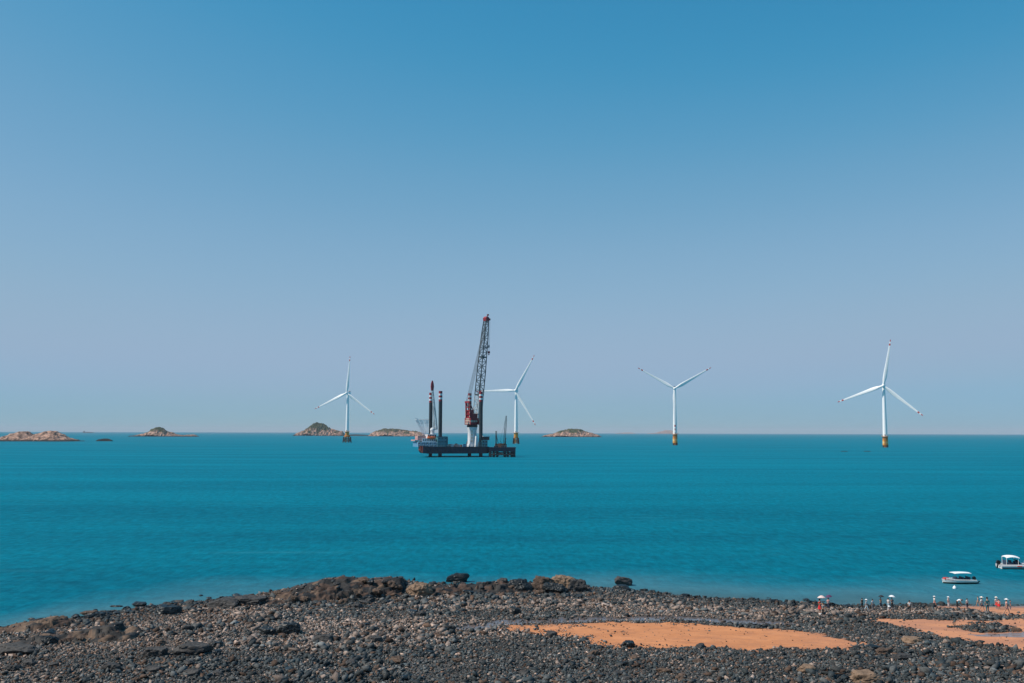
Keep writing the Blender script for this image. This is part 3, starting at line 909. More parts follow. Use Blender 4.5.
# far ship on the horizon
SHIP = mat('far_ship_paint', (0.10, 0.10, 0.12), 0.7)
p = at_depth(88, 431.8, 15000)
sh = empty('cargo_ship', (p.x, p.y, 0)); tag(sh, 'faint grey cargo ship on the horizon left of the green cone island', 'ship')
MB().loft([[(-75, -12, 0), (-75, 12, 0), (-78, 12, 9), (-78, -12, 9)], [(60, -12, 0), (60, 12, 0), (62, 12, 9), (62, -12, 9)], [(78, -1, 0), (78, 1, 0), (86, 1, 12), (86, -1, 12)]]).build('hull', SHIP, sh)
MB().box((-58, 0, 17), (18, 20, 16)).box((-58, 0, 27), (12, 18, 4)).tube((-58, 0, 29), (-58, 0, 38), 0.8).build('bridge', SHIP, sh)
MB().box((-20, 0, 12), (30, 18, 6)).box((15, 0, 12), (30, 18, 6)).box((45, 0, 11.5), (22, 16, 5)).build('cargo', SHIP, sh)

# ------------------------------------------------------------------ wind turbines
T_WHITE = mat('turbine_white', (0.88, 0.88, 0.87), 0.4, vary=0.04, scale=0.3)
T_RED = mat('blade_red', (0.50, 0.035, 0.03), 0.5)
T_YEL = mat('foundation_yellow', (0.64, 0.28, 0.045), 0.6, vary=0.25, scale=0.6)
T_BAND = mat('foundation_pale_band', (0.72, 0.52, 0.22), 0.6, vary=0.2, scale=0.6)
T_ORANGE = mat('foundation_rusty_orange', (0.46, 0.17, 0.04), 0.7, vary=0.3, scale=0.7)
T_DARK = mat('foundation_marine_growth', (0.03, 0.028, 0.022), 0.8, vary=0.4, scale=0.9)
T_GREY = mat('nacelle_vent_grey', (0.12, 0.13, 0.14), 0.6)


def blade_mesh(Lb):
    mb = MB(); rings = []; mis = []
    ts = [0, 0.03, 0.07, 0.12, 0.18, 0.25, 0.35, 0.45, 0.55, 0.65, 0.75, 0.83, 0.868, 0.912, 0.94, 0.955, 0.98, 1.0]
    for t in ts:
        if t < 0.05: ch, th = 3.4, 3.4
        else:
            ch = np.interp(t, [0.05, 0.12, 0.2, 0.35, 0.55, 0.75, 0.9, 0.97, 1.0], [3.6, 5.4, 6.2, 5.2, 4.0, 3.0, 2.2, 1.7, 0.7])
            th = np.interp(t, [0.05, 0.12, 0.2, 0.35, 0.6, 1.0], [3.3, 2.6, 1.7, 1.1, 0.6, 0.15])
        tw = R_(np.interp(t, [0, 0.1, 0.3, 0.6, 1], [16, 14, 8, 3, 0]))
        sweep = -1.5 * t * t
        off = 0.06 * ch * min(1, t * 6)
        ring = []
        for k in range(14):
            a = 2 * PI * k / 14
            cx = math.cos(a) * ch / 2 + off; cy = math.sin(a) * th / 2 * (1 - 0.35 * math.cos(a) * min(1, t * 5))
            ring.append((cx * math.cos(tw) - cy * math.sin(tw), cx * math.sin(tw) + cy * math.cos(tw) + sweep, 1.4 + t * (Lb - 1.4)))
        rings.append(ring)
    for i in range(len(ts) - 1):
        m = (ts[i] + ts[i + 1]) / 2
        mis.append(1 if (0.87 < m < 0.91) or m > 0.96 else 0)
    return mb.loft(rings, mis)


def turbine(px, ybase, hub_y, blade_px, angles, yaw, label, jacket):
    base = on_plane(px, ybase, 0); Y = base.y
    hubz = at_depth(px, hub_y, Y).z
    Lb = blade_px / FPX * Y
    root = empty('wind_turbine', (base.x, base.y, 0), -R_(yaw))
    tag(root, label, 'wind turbine', 'offshore wind turbines')
    tz = (ybase - (ybase - 10.8)) / FPX * Y          # top of the yellow foundation
    tw_top = hubz - 2.6
    prof = [(3.55, tz)]
    for k in range(1, 13):
        t = k / 12; prof.append((3.55 - 1.35 * t ** 1.15, tz + (tw_top - tz) * t))
    tower = MB().lathe(prof, 28).build('tower', T_WHITE, root, smooth='auto')
    MB().box((0, -3.62, tz + 2.2), (1.1, 0.25, 2.6)).build('door', T_GREY, tower)
    if jacket:
        f = MB().lathe([(3.9, tz * 0.50), (4.1, tz * 0.62), (4.1, tz * 0.99)], 24, mis=[1, 0]).build('transition_piece', [T_YEL, T_BAND], root, smooth='auto')
        q = MB(); w = 6.0 if jacket == 1 else 4.4
        for sx in (-1, 1):
            for sy in (-1, 1):
                q.tube((sx * w * 1.12, sy * w * 1.12, -3), (sx * w * 0.9, sy * w * 0.9, tz * 0.52), 1.15, n=10)
        for z in (0.12, 0.42):
            for sx in (-1, 1):
                q.tube((sx * w, -w, tz * z), (sx * w, w, tz * z), 0.6); q.tube((-w, sx * w, tz * z), (w, sx * w, tz * z), 0.6)
        for sy in (-1, 1):
            q.tube((-w, sy * w, tz * .1), (w, sy * w, tz * .42), 0.5); q.tube((w, sy * w, tz * .1), (-w, sy * w, tz * .42), 0.5)
            q.tube((sy * w, -w, tz * .1), (sy * w, w, tz * .42), 0.5); q.tube((sy * w, w, tz * .1), (sy * w, -w, tz * .42), 0.5)
        q.build('jacket', T_DARK, root)
        q = MB().lathe([(w * 1.0, tz * 0.5), (w * 1.08, tz * 0.53), (w * 1.08, tz * 0.60), (w * 0.8, tz * 0.66)], 12).build('pile_cap', T_ORANGE, root)
    else:
        f = MB().lathe([(4.3, -3), (4.3, tz * 0.15), (4.3, tz * 0.2), (4.3, tz * 0.36), (4.3, tz * 0.55), (4.1, tz * 0.70), (4.05, tz * 0.99)], 24,
                       mis=[2, 2, 0, 1, 0, 3]).build('transition_piece', [T_YEL, T_BAND, T_DARK, T_ORANGE], root, smooth='auto')
    q = MB()
    for sx in (-1.1, 1.1): q.tube((sx, -5.0, -2), (sx, -5.0, tz * 0.8), 0.28)
    for k in range(12): q.tube((-1.1, -5.0, tz * 0.065 * (k + 0.5)), (1.1, -5.0, tz * 0.065 * (k + 0.5)), 0.12, n=5)
    for z in (0.15, 0.7):
        for sx in (-1.1, 1.1): q.tube((sx, -5.0, tz * z), (sx, -3.6, tz * z), 0.2, n=5)
    q.build('boat_landing', T_YEL if jacket else T_ORANGE, f)
    q = MB().lathe([(4.1, tz * 0.985), (5.9, tz * 0.985), (5.9, tz * 1.0), (3.6, tz * 1.005)], 24)
    q.build('platform', T_ORANGE, root)
    q = MB()
    for k in range(16):
        a, a2 = 2 * PI * k / 16, 2 * PI * (k + 1) / 16
        p0, p1 = (5.8 * math.cos(a), 5.8 * math.sin(a)), (5.8 * math.cos(a2), 5.8 * math.sin(a2))
        q.tube((*p0, tz), (*p0, tz + 1.3), 0.07, n=5); q.tube((*p0, tz + 1.3), (*p1, tz + 1.3), 0.07, n=5); q.tube((*p0, tz + .7), (*p1, tz + .7), 0.05, n=5)
    q.build('railing', T_YEL, root)
    # nacelle behind the rotor
    rings = []
    for yy, ww, hh, cz in ((-4.2, 1.7, 1.7, 0), (-3.0, 2.3, 2.3, 0.1), (-1, 2.6, 2.7, 0.2), (7, 2.6, 2.8, 0.35), (10.5, 2.3, 2.3, 0.5), (11.2, 1.6, 1.7, 0.6)):
        rings.append([(ww * math.copysign(abs(math.cos(a)) ** .55, math.cos(a)), yy, hubz + cz + hh * math.copysign(abs(math.sin(a)) ** .55, math.sin(a))) for a in [2 * PI * k / 20 for k in range(20)]])
    nac = MB().loft(rings).build('nacelle', T_WHITE, root, smooth='auto')
    MB().box((0, 8.2, hubz + 3.9), (3.6, 2.2, 1.5)).build('cooler', T_GREY, nac)
    MB().tube((0.9, 10, hubz + 2.5), (0.9, 10, hubz + 6), 0.1, n=6).box((0.9, 10, hubz + 6.1), (1.2, 0.15, 0.15)).build('wind_vane', T_GREY, nac)
    hubc = Vector((0, -6.6, hubz))
    MB().lathe([(2.0, -4.0), (2.45, -5.2), (2.5, -7.2), (2.1, -8.6), (1.2, -9.5), (0.3, -9.8)], 20, (0, 0, hubz), ax='Y').build('hub', T_WHITE, root, smooth='auto')
    bl = None
    for a in angles:
        if bl is None:
            bl = blade_mesh(Lb).build('blade', [T_WHITE, T_RED], root, smooth='auto')
            o = bl
        else:
            o = bl.copy(); COL.objects.link(o); o.parent = root
        o.location = hubc; o.rotation_euler = (0, R_(a), 0)
    return root


turbine(347.0, 442.6, 393.2, 36.8, (5, 125, 245), 14, 'leftmost wind turbine, on a wide dark piled base before the peaked island', 1)
turbine(516.0, 443.8, 390.6, 40.0, (29, 149, 269), 13, 'wind turbine beside the barge end, one blade pointing level left', 2)
turbine(675.2, 445.2, 388.7, 41.5, (60, 180, 300), 8, 'wind turbine with two blades raised in a Y and one hidden along its tower', 0)
turbine(885.5, 447.4, 385.9, 46.5, (10, 130, 250), 24, 'rightmost and tallest wind turbine, on a yellow base in open water', 0)

# ------------------------------------------------------------------ crane barge
B_HULL = mat('hull_dark_navy', (0.022, 0.030, 0.052), 0.6, vary=0.3, scale=0.3)
B_RUST = mat('hull_rust_red', (0.22, 0.045, 0.03), 0.7, vary=0.3, scale=0.5)
B_LEG = mat('leg_black_steel', (0.016, 0.026, 0.032), 0.55, vary=0.2, scale=0.5)
B_RED = mat('crane_red', (0.27, 0.014, 0.024), 0.5, vary=0.15, scale=0.5)
B_WHITE = mat('barge_white_paint', (0.66, 0.68, 0.70), 0.5, vary=0.12, scale=0.5)
B_CREAM = mat('barge_cream_paint', (0.60, 0.52, 0.42), 0.5, vary=0.12, scale=0.5)
B_TEAL = mat('deckhouse_blue_green', (0.06, 0.20, 0.24), 0.55, vary=0.15, scale=0.4)
B_BLUE = mat('deckhouse_pale_blue', (0.10, 0.27, 0.42), 0.55, vary=0.15, scale=0.4)
B_PINK = mat('deck_pink_primer', (0.52, 0.28, 0.25), 0.6, vary=0.2, scale=0.5)
B_ORANGE = mat('lifeboat_orange', (0.72, 0.14, 0.04), 0.45, vary=0.06)
B_GLASS = mat('dark_window_glass', (0.015, 0.02, 0.025), 0.1, vary=0.0)
B_GREY = mat('crane_dark_lattice', (0.055, 0.075, 0.085), 0.5, vary=0.1)
B_LGREY = mat('crane_pale_lattice', (0.42, 0.46, 0.48), 0.5, vary=0.1)
B_BROWN = mat('machine_brown', (0.36, 0.11, 0.05), 0.6, vary=0.2)
B_BLACK = mat('cable_black', (0.012, 0.013, 0.014), 0.6)
B_YELLOW = mat('machine_yellow', (0.55, 0.33, 0.05), 0.5)

TH = R_(17.0); CT, ST = math.cos(TH), math.sin(TH)
BY = on_plane(440, 457.2, 0).y
B0 = Vector((on_plane(440, 457.2, 0).x, BY, 0))
PXM = BY / FPX
HZ = 432.4


def u_of(px, v=0.0, dv=None):
    """distance along the hull of a picture column, for something v metres across the deck"""
    # world x = B0.x + u*CT - v*ST ; depth = BY + u*ST + v*CT
    k = (px - 512) / FPX
    return (k * (BY + v * CT) - B0.x + v * ST) / (CT - k * ST)


def z_of(py, u=0.0, v=0.0):
    return H + (HZ - py) * (BY + u * ST + v * CT) / FPX


barge = empty('crane_barge', B0, TH)
tag(barge, 'dark jack-up construction barge with four black legs and a tall red crane', 'crane barge')
UL, UR = u_of(422.5, -4), u_of(490, -4)
ZB, ZD = 3.2, 9.2
# hull with a raked, slightly raised bow
rings = []
for u, zb, zt, v0, v1 in ((UL - 1.5, 6.2, 10.2, -2.5, 3), (UL + 1, 3.6, 10.0, -4, 8), (UL + 6, ZB, 9.4, -4, 22), (UL + 14, ZB, ZD, -4, 44), (UR - 2, ZB, ZD, -4, 44), (UR, ZB + 1, ZD, -3.4, 43.4)):
    rings.append([(u, v0, zb), (u, v1, zb), (u, v1, zt), (u, v0, zt)])
hull = MB().loft(rings, [1, 0, 0, 0, 0]).build('hull', [B_HULL, B_RUST], barge)
q = MB()
for k in range(26):
    u = UL + 3 + k * (UR - UL - 4) / 25; q.tube((u, -4.15, ZB + 0.6), (u, -4.15, ZD - 0.2), 0.22, n=6)
q.box(((UL + UR) / 2, -4.2, ZD - 0.5), (UR - UL - 4, 0.4, 0.5))
q.build('fender', B_LEG, hull)
q = MB()
for v in (-3.8, 43.8):
    k = 34; us = [UL + (2 if v < 0 else 15) + i * (UR - UL - (3 if v < 0 else 17)) / k for i in range(k + 1)]
    for i in range(k):
        q.tube((us[i], v, ZD), (us[i], v, ZD + 1.2), 0.06, n=4); q.tube((us[i], v, ZD + 1.2), (us[i + 1], v, ZD + 1.2), 0.06, n=4)
q.build('railing', B_CREAM, hull)
# four jack-up legs
LEGR = 1.65
ZL = z_of(391.3)


def leg(u, v):
    zt = ZL
    cuts = [-4, 1.2, zt - 9.2, zt - 7.4, zt - 5.8, zt - 4.0, zt - 2.3, zt]
    prof = [(LEGR, z) for z in cuts]
    o = MB().lathe(prof, 18, (u, v, 0), mis=[2, 0, 1, 3, 1, 3, 1]).build('leg', [B_LEG, B_RED, T_DARK, B_WHITE], barge, smooth='auto')
    MB().box((u, v, ZD + 2.0), (5.6, 5.6, 4.0), top=0.86).box((u, v, ZD + 4.2), (4.6, 4.6, 0.5)).build('jacking_house', B_TEAL if u < 10 else B_GREY, barge)
    return o


U2 = u_of(481.2, 0)
W = 40.0
for u in (0, U2):
    leg(u, 0); leg(u, W)

# main crane
VC = 9.0
UC = u_of(472.6, VC)
zp = z_of(427.2, UC, VC)
c = (UC, VC, 0)
ped = MB().lathe([(4.7, ZD - 0.1), (4.5, ZD + 2.0), (4.1, ZD + 3.0), (4.0, zp - 3.2), (4.5, zp - 1.2), (4.5, zp)], 24, c).build('crane_pedestal', B_WHITE, barge, smooth='auto')
for k in range(4): MB().box((UC - 1.4, VC - 4.05, ZD + 5 + k * 2.9), (1.3, 0.5, 1.6)).build('access_hatch', B_CREAM, ped)
MB().lathe([(4.7, zp), (4.9, zp + .6), (4.9, zp + 1.6), (4.2, zp + 2.2)], 24, c).build('slewing_ring', B_BLACK, barge, smooth='auto')
CR = Matrix.Rotation(R_(26), 3, 'Z')          # crane points right and away from us
AX = Vector((UC, VC, 0))


def cl(x, y, z):
    return AX + CR @ Vector((x, y, 0)) + Vector((0, 0, z))


zc = zp + 2.2
house = MB().box(cl(0.0, 0, zc + 3.0), (11.0, 8.4, 6.0), rz=R_(26)).box(cl(-0.8, 0, zc + 8.0), (8.0, 7.4, 4.0), rz=R_(26)).box(cl(-3.4, 0, zc + 11.6), (3.0, 6.4, 3.4), rz=R_(26)).build('crane_house', B_RED, barge)
q = MB()
for k in range(4): q.box(cl(-5.54, 0, zc + 1.0 + k * 1.4), (0.12, 6.6, 0.7), rz=R_(26))
for k in range(5): q.box(cl(-5.0 + k * 2.0, -4.25, zc + 3.1), (1.2, 0.15, 1.6), rz=R_(26))
q.build('vent_panel', B_CREAM, house)
cabn = MB().box(cl(4.2, -5.4, zc + 2.6), (3.0, 2.4, 3.0), rz=R_(26)).build('operator_cab', B_RED, barge)
MB().box(cl(5.75, -5.4, zc + 2.9), (0.12, 2.0, 1.7), rz=R_(26)).box(cl(4.2, -6.63, zc + 2.9), (2.2, 0.12, 1.5), rz=R_(26)).build('window', B_GLASS, cabn)
# back gantry
zg = z_of(402.3, UC - 5, VC)
q = MB()
for sy in (-2.6, 2.6):
    q.tube(cl(-5.0, sy, zc + 4), cl(-5.4, sy, zg), 0.75, n=8)
    q.tube(cl(2.6, sy, zc + 5), cl(-5.3, sy, zg), 0.42, n=8)
    q.tube(cl(-1.4, sy, zc + 7.6), cl(-5.2, sy, zg - 8), 0.3, n=6)
for k in range(5): q.tube(cl(-5.1 - 0.06 * k, -2.6, zc + 6 + k * 3.2), cl(-5.1 - 0.06 * k, 2.6, zc + 6 + k * 3.2), 0.4, n=6)
q.box(cl(-5.4, 0, zg), (2.0, 6.4, 1.6), rz=R_(26))
q.build('gantry', B_RED, barge)
q = MB()
for sy in (-2.9, 2.9):
    for k in range(4): q.box(cl(-5.2, sy, zc + 7.5 + k * 3.4), (1.3, 0.5, 1.4), rz=R_(26))
q.build('gantry_platform', B_CREAM, barge)
# boom: foot, widening, long taper to the head; leaning slightly along the crane's heading
top = Vector((u_of(486.0, VC + 6), VC + 6, z_of(319.5, u_of(486, VC + 6), VC + 6)))
foot = cl(5.0, 0, zc + 1.2)
axis = (top - foot); Lb_ = axis.length; axis.normalize()
side = CR @ Vector((0, 1, 0)); side = (side - axis * side.dot(axis)).normalized(); dep = axis.cross(side)


def sec(t, w, d):
    p = foot + axis * (Lb_ * t)
    return [p + side * w / 2 + dep * d / 2, p - side * w / 2 + dep * d / 2, p - side * w / 2 - dep * d / 2, p + side * w / 2 - dep * d / 2]


q = MB(); secs = []
nb = 22
for i in range(nb + 1):
    t = i / nb
    w = np.interp(t, [0, 0.12, 0.5, 1], [8.0, 7.2, 6.0, 3.6]); d = np.interp(t, [0, 0.12, 0.5, 0.85, 1], [1.2, 4.2, 5.0, 4.4, 2.6])
    secs.append(sec(t, w, d))
lattice(q, secs[:7], 0.48, 0.24, mi=1, mil=1); lattice(q, secs[6:], 0.46, 0.22, mi=0, mil=0)
for i in (6, 14):                                   # stiffening frames
    for k in range(4): q.tube(secs[i][k], secs[i][(k + 1) % 4], 0.55, n=6)
boom = q.build('boom', [B_GREY, B_LGREY], barge)
q = MB(); hp = top
q.loft([[p for p in sec(0.985, 4.2, 3.4)], [p for p in sec(1.012, 4.6, 4.6)], [p for p in sec(1.03, 3.2, 2.4)]])
q.tube(top, top + axis * 4.2 + Vector((0.9, 0, 0)), 0.55, 0.3)
q.box(top + axis * 4.6 + Vector((1.2, 0, 0)), (1.6, 1.6, 1.3))
q.box(top + axis * 1.2 + Vector((2.4, 0, -0.8)), (2.6, 2.2, 1.6))
q.build('boom_head', B_RED, boom)
q = MB()
gtop = cl(-5.4, 0, zg + 0.6)
for sy in (-2.3, -0.8, 0.8, 2.3):
    s_ = CR @ Vector((0, sy, 0))
    q.tube(gtop + s_, top - side * 0 + s_ * 0.5 - axis * 2, 0.17, n=5)
q.build('pendant_rope', B_GREY, barge)
jb = foot + axis * (Lb_ * 0.735) + Vector((3.4, 0, 0))
q = MB().box(jb, (4.4, 1.6, 0.7)).box(jb + Vector((1.6, 0, 1.1)), (1.0, 1.2, 1.6)).tube(jb + Vector((-2.4, 0, -2.2)), jb + Vector((1.6, 0, -0.2)), 0.25, n=6)
q.build('rope_guide', B_GREY, boom)
q = MB()
for dx in (-0.4, 0.4): q.tube(top + axis * 0.8 + Vector((3.2 + dx, 0, -1)), jb + Vector((1.8 + dx, 0, 1.5)), 0.10, n=4)
hb = jb + Vector((1.6, 0, -6.0))
for dx in (-.5, .5): q.tube(jb + Vector((1.6 + dx, 0, 0)), hb + Vector((dx, 0, 2)), 0.10, n=4)
q.build('hoist_rope', B_GREY, boom)
MB().box(hb + Vector((0, 0, 1.1)), (2.0, 1.1, 2.0)).tube(hb + Vector((0, 0, 0.2)), hb + Vector((0, 0, -1)), 0.3).tube(hb + Vector((-.6, 0, -1.1)), hb + Vector((.6, 0, -1.1)), 0.35).build('hook_block', B_RED, boom)


def blk(name, px0, px1, y0, y1, v, d, m, parent=barge, top=1.0):
    u0, u1 = u_of(px0, v), u_of(px1, v); um = (u0 + u1) / 2
    z1, z0 = z_of(y0, um, v), max(z_of(y1, um, v), ZD - 0.05)
    if isinstance(y1, float) and y1 < 0: z0 = ZD
    o = MB().box((um, v + d / 2, (z0 + z1) / 2), (u1 - u0, d, z1 - z0), top=top).build(name, m, parent)
    o['_'] = 0; del o['_']
    return o, (u0, u1, z0, z1)


def windows(parent, ext, v, rows, cols, m=B_GLASS, h=0.35, w=0.55):
    u0, u1, z0, z1 = ext
    for r in range(rows):
        for k in range(cols):
            uc = u0 + (k + 0.5) * (u1 - u0) / cols; zcn = z0 + (r + 0.55) * (z1 - z0) / rows
            MB().box((uc, v - 0.04, zcn), ((u1 - u0) / cols * w, 0.12, (z1 - z0) / rows * h)).build('window', m, parent)


# accommodation and bow gear at the left end
o, e = blk('deckhouse', 418.5, 437.5, 442.2, 449, -2.0, 22, B_BLUE); windows(o, e, -2.0, 2, 7)
u0, u1, z0, z1 = e
q = MB()
for k in range(6):
    u = u0 + k * (u1 - u0) / 5; q.tube((u, -3.0, ZD), (u, -3.0, z1 + 0.2), 0.18, n=5)
for zz in (ZD + 1.5, ZD + 4.2, z1): q.tube((u0, -3.0, zz), (u1, -3.0, zz), 0.16, n=5)
for k in range(5): q.tube((u0 + k * 3.4, -3.0, ZD), (u0 + 3.4 + k * 3.4, -3.0, z1), 0.14, n=5)
q.build('walkway_frame', B_WHITE, barge)
o, e = blk('upper_deckhouse', 423, 436.5, 438.6, 442.0, 1.0, 14, B_WHITE); windows(o, e, 1.0, 1, 6)
o, e = blk('wheelhouse', 428.0, 437.0, 434.2, 438.5, 6.0, 11, B_WHITE, top=0.94); windows(o, e, 6.0, 1, 4, h=0.45, w=0.7)
# pink primed foredeck structure jutting left
uf0, uf1 = u_of(415.6, 2), u_of(426.8, 2); zf0, zf1 = z_of(441.2, uf0, 2), z_of(436.6, uf0, 2)
q = MB().box(((uf0 + uf1) / 2, 11, zf0 + 0.6), (uf1 - uf0, 18, 1.2)).box(((uf0 + uf1) / 2 + 1.4, 9, (zf0 + zf1) / 2 + 0.6), ((uf1 - uf0) * 0.72, 12, zf1 - zf0))
q.tube((uf0 + 1.2, 3, zf0 + 0.3), (UL + 2.5, 3, ZD + 0.5), 0.4); q.tube((uf0 + 1.2, 7, zf0 + 0.3), (UL + 3.5, 7, ZD + 0.5), 0.4)
fd = q.build('foredeck', B_PINK, barge)
q = MB()
for k in range(9):
    u = uf0 + k * (uf1 - uf0) / 8; q.tube((u, 2.0, zf0 + 1.2), (u, 2.0, zf0 + 2.6), 0.12, n=4)
    if k < 8: q.tube((u, 2.0, zf0 + 2.6), (u + (uf1 - uf0) / 8, 2.0, zf0 + 2.6), 0.12, n=4)
for zz in (0.45, 0.75): q.box(((uf0 + uf1) / 2, 1.95, zf0 + zz), (uf1 - uf0, 0.12, 0.22))
q.build('railing', B_WHITE, fd)
# white lattice gantry above the bow
va = 14.0
ua, ub = u_of(416.5, va), u_of(428.6, va); zt_ = z_of(420.0, ua, va); zb_ = z_of(435.0, ua, va); um = u_of(424.6, va)
q = MB()
for vv in (va - 3, va + 3):
    q.tube((ua, vv, zt_), (ub, vv, zt_ + 0.3), 0.30, n=6); q.tube((ua + .5, vv, zt_ - 3.2), (ub, vv, zt_ - 2.8), 0.24, n=6)
    q.tube((ua, vv, zt_ + 1.6), (um, vv, zb_), 0.30, n=6); q.tube((ua + 4.5, vv, zt_), (um + 1.2, vv, zb_), 0.24, n=6); q.tube((ub - 1, vv, zt_), (um + 2, vv, zb_), 0.26, n=6)
    for k in range(6):
        a = ua + k * (ub - ua) / 6; b2 = ua + (k + 1) * (ub - ua) / 6; q.tube((a, vv, zt_ - (3.2 if k % 2 else 0)), (b2, vv, zt_ - (0 if k % 2 else 3.0)), 0.16, n=4)
for u in (ua, ua + 4.5, ub): q.tube((u, va - 3, zt_), (u, va + 3, zt_), 0.25, n=5)
q.build('lattice_gantry', B_WHITE, barge)
# aft block
o, e = blk('machinery_house', 438.4, 447.6, 437.0, 448, -3.2, 14, B_TEAL); windows(o, e, -3.2, 3, 3, h=0.18, w=0.4)
u0, u1, z0, z1 = e
MB().box(((u0 + u1) / 2, 3.8, z1 + 0.2), (u1 - u0 + .8, 15, 0.4)).tube((u1 + .2, -3.4, ZD), (u1 + .2, -3.4, z1 + .4), 0.45).box(((u0 + u1) / 2, -3.3, z0 + (z1 - z0) * .5), (u1 - u0, .3, .3)).build('roof_edge', B_HULL, o)
# auxiliary crane between the left legs
uv_, vv_ = u_of(433.0, 9), 9.0
q = MB().lathe([(1.9, z_of(434.3, uv_, 9)), (1.7, z_of(431, uv_, 9)), (2.2, z_of(430.2, uv_, 9)), (1.8, z_of(428.6, uv_, 9)), (0.6, z_of(427.8, uv_, 9))], 16, (uv_, vv_, 0)).build('auxiliary_crane_base', B_WHITE, barge, smooth='auto')
bt = Vector((u_of(432.4, 9), 9, z_of(387.5, uv_, 9))); bf = Vector((u_of(436.4, 9), 9, z_of(429.5, uv_, 9)))
ax2 = (bt - bf).normalized(); s1 = Vector((0, 1, 0)); s2 = ax2.cross(s1)
q = MB(); ss = []
for i in range(13):
    t = i / 12; w = np.interp(t, [0, .3, 1], [2.3, 2.0, 1.0]); p = bf + (bt - bf) * t
    ss.append([p + s1 * w / 2 + s2 * w / 2, p - s1 * w / 2 + s2 * w / 2, p - s1 * w / 2 - s2 * w / 2, p + s1 * w / 2 - s2 * w / 2])
lattice(q, ss, 0.26, 0.13)
q.tube(Vector((uv_ + .6, 9, z_of(429, uv_, 9))), Vector((u_of(434.6, 9), 9, z_of(408, uv_, 9))), 0.35, n=6)
ab = q.build('auxiliary_boom', B_LGREY, barge)
hd = bt
MB().loft([[hd + Vector((a * 1.0, b2 * 1.0, -3.0)) for a, b2 in ((-1, -1), (1, -1), (1, 1), (-1, 1))], [hd + Vector((a * 1.35, b2 * 1.2, 0.5)) for a, b2 in ((-1, -1), (1, -1), (1, 1), (-1, 1))],
           [hd + Vector((a * 1.1, b2 * 1.0, 3.4)) for a, b2 in ((-1, -1), (1, -1), (1, 1), (-1, 1))], [hd + Vector((a * 0.4, b2 * 0.4, 6.0)) for a, b2 in ((-1, -1), (1, -1), (1, 1), (-1, 1))]]).build('boom_tip', B_RED, ab)
# houses at the foot of the main crane
q = MB(); u0, u1 = u_of(476.0, -1), u_of(479.8, -1)
zt2 = z_of(436, u0, -1)
q.loft([[(u0, -1, ZD), (u1, -1, ZD), (u1, 3, ZD), (u0, 3, ZD)], [(u0 + .6, -1, zt2), (u1 - 1.3, -1, zt2), (u1 - 1.3, 3, zt2), (u0 + .6, 3, zt2)]])
q.build('stair_tower', B_WHITE, barge)
o, e = blk('control_house', 482.5, 488.0, 440.2, 448, -3.4, 8, B_TEAL); windows(o, e, -3.4, 2, 2)
o, e = blk('deck_cabin', 484.0, 489.8, 436.6, 440.0, -2.6, 8, B_HULL); windows(o, e, -2.6, 1, 3)
MB().box(((e[0] + e[1]) / 2, 1.4, e[3] + 0.35), (e[1] - e[0] + 1.4, 9.4, 0.7)).build('cabin_roof', B_WHITE, o)
q = MB()
for k in range(3): q.tube((e[0] + 1 + k * 1.6, 1.5, e[3] + .6), (e[0] + 1 + k * 1.6, 1.5, e[3] + 3 + k), 0.12, n=5)
q.build('antenna', B_WHITE, o)


def on_deck(px, v):
    u = u_of(px, v); p = Vector((u, v, 0))
    return Vector((B0.x + u * CT - v * ST, B0.y + u * ST + v * CT, ZD))


# lifeboat hanging in its cradle in front of the wheelhouse
lp = Vector((u_of(432, 0), 0.0, 0)); lz = z_of(439.6, lp.x, 0)
lw = Vector((B0.x + lp.x * CT - lp.y * ST, B0.y + lp.x * ST + lp.y * CT, lz))
lb = empty('lifeboat', lw, TH); tag(lb, 'orange enclosed lifeboat slung in front of the barge wheelhouse', 'lifeboat')
rings = []
for t in np.linspace(0, 1, 11):
    x = -3.9 + 7.8 * t; s = math.sqrt(max(0.05, 1 - (2 * t - 1) ** 2)) ** 0.7
    rings.append([(x, 1.3 * s * math.cos(a), 1.45 + (1.35 if math.sin(a) > 0 else 1.2) * s * math.sin(a)) for a in [2 * PI * k / 16 for k in range(16)]])
MB().loft(rings).build('hull', B_ORANGE, lb, smooth='auto')
MB().box((-2.2, 0, 2.95), (1.7, 1.5, 1.0), top=0.8).build('conning_cabin', B_ORANGE, lb)
q = MB()
for k in range(4): q.box((-1 + k * 1.0, -1.12, 2.2), (0.4, 0.1, 0.3))
q.build('window', B_GLASS, lb)

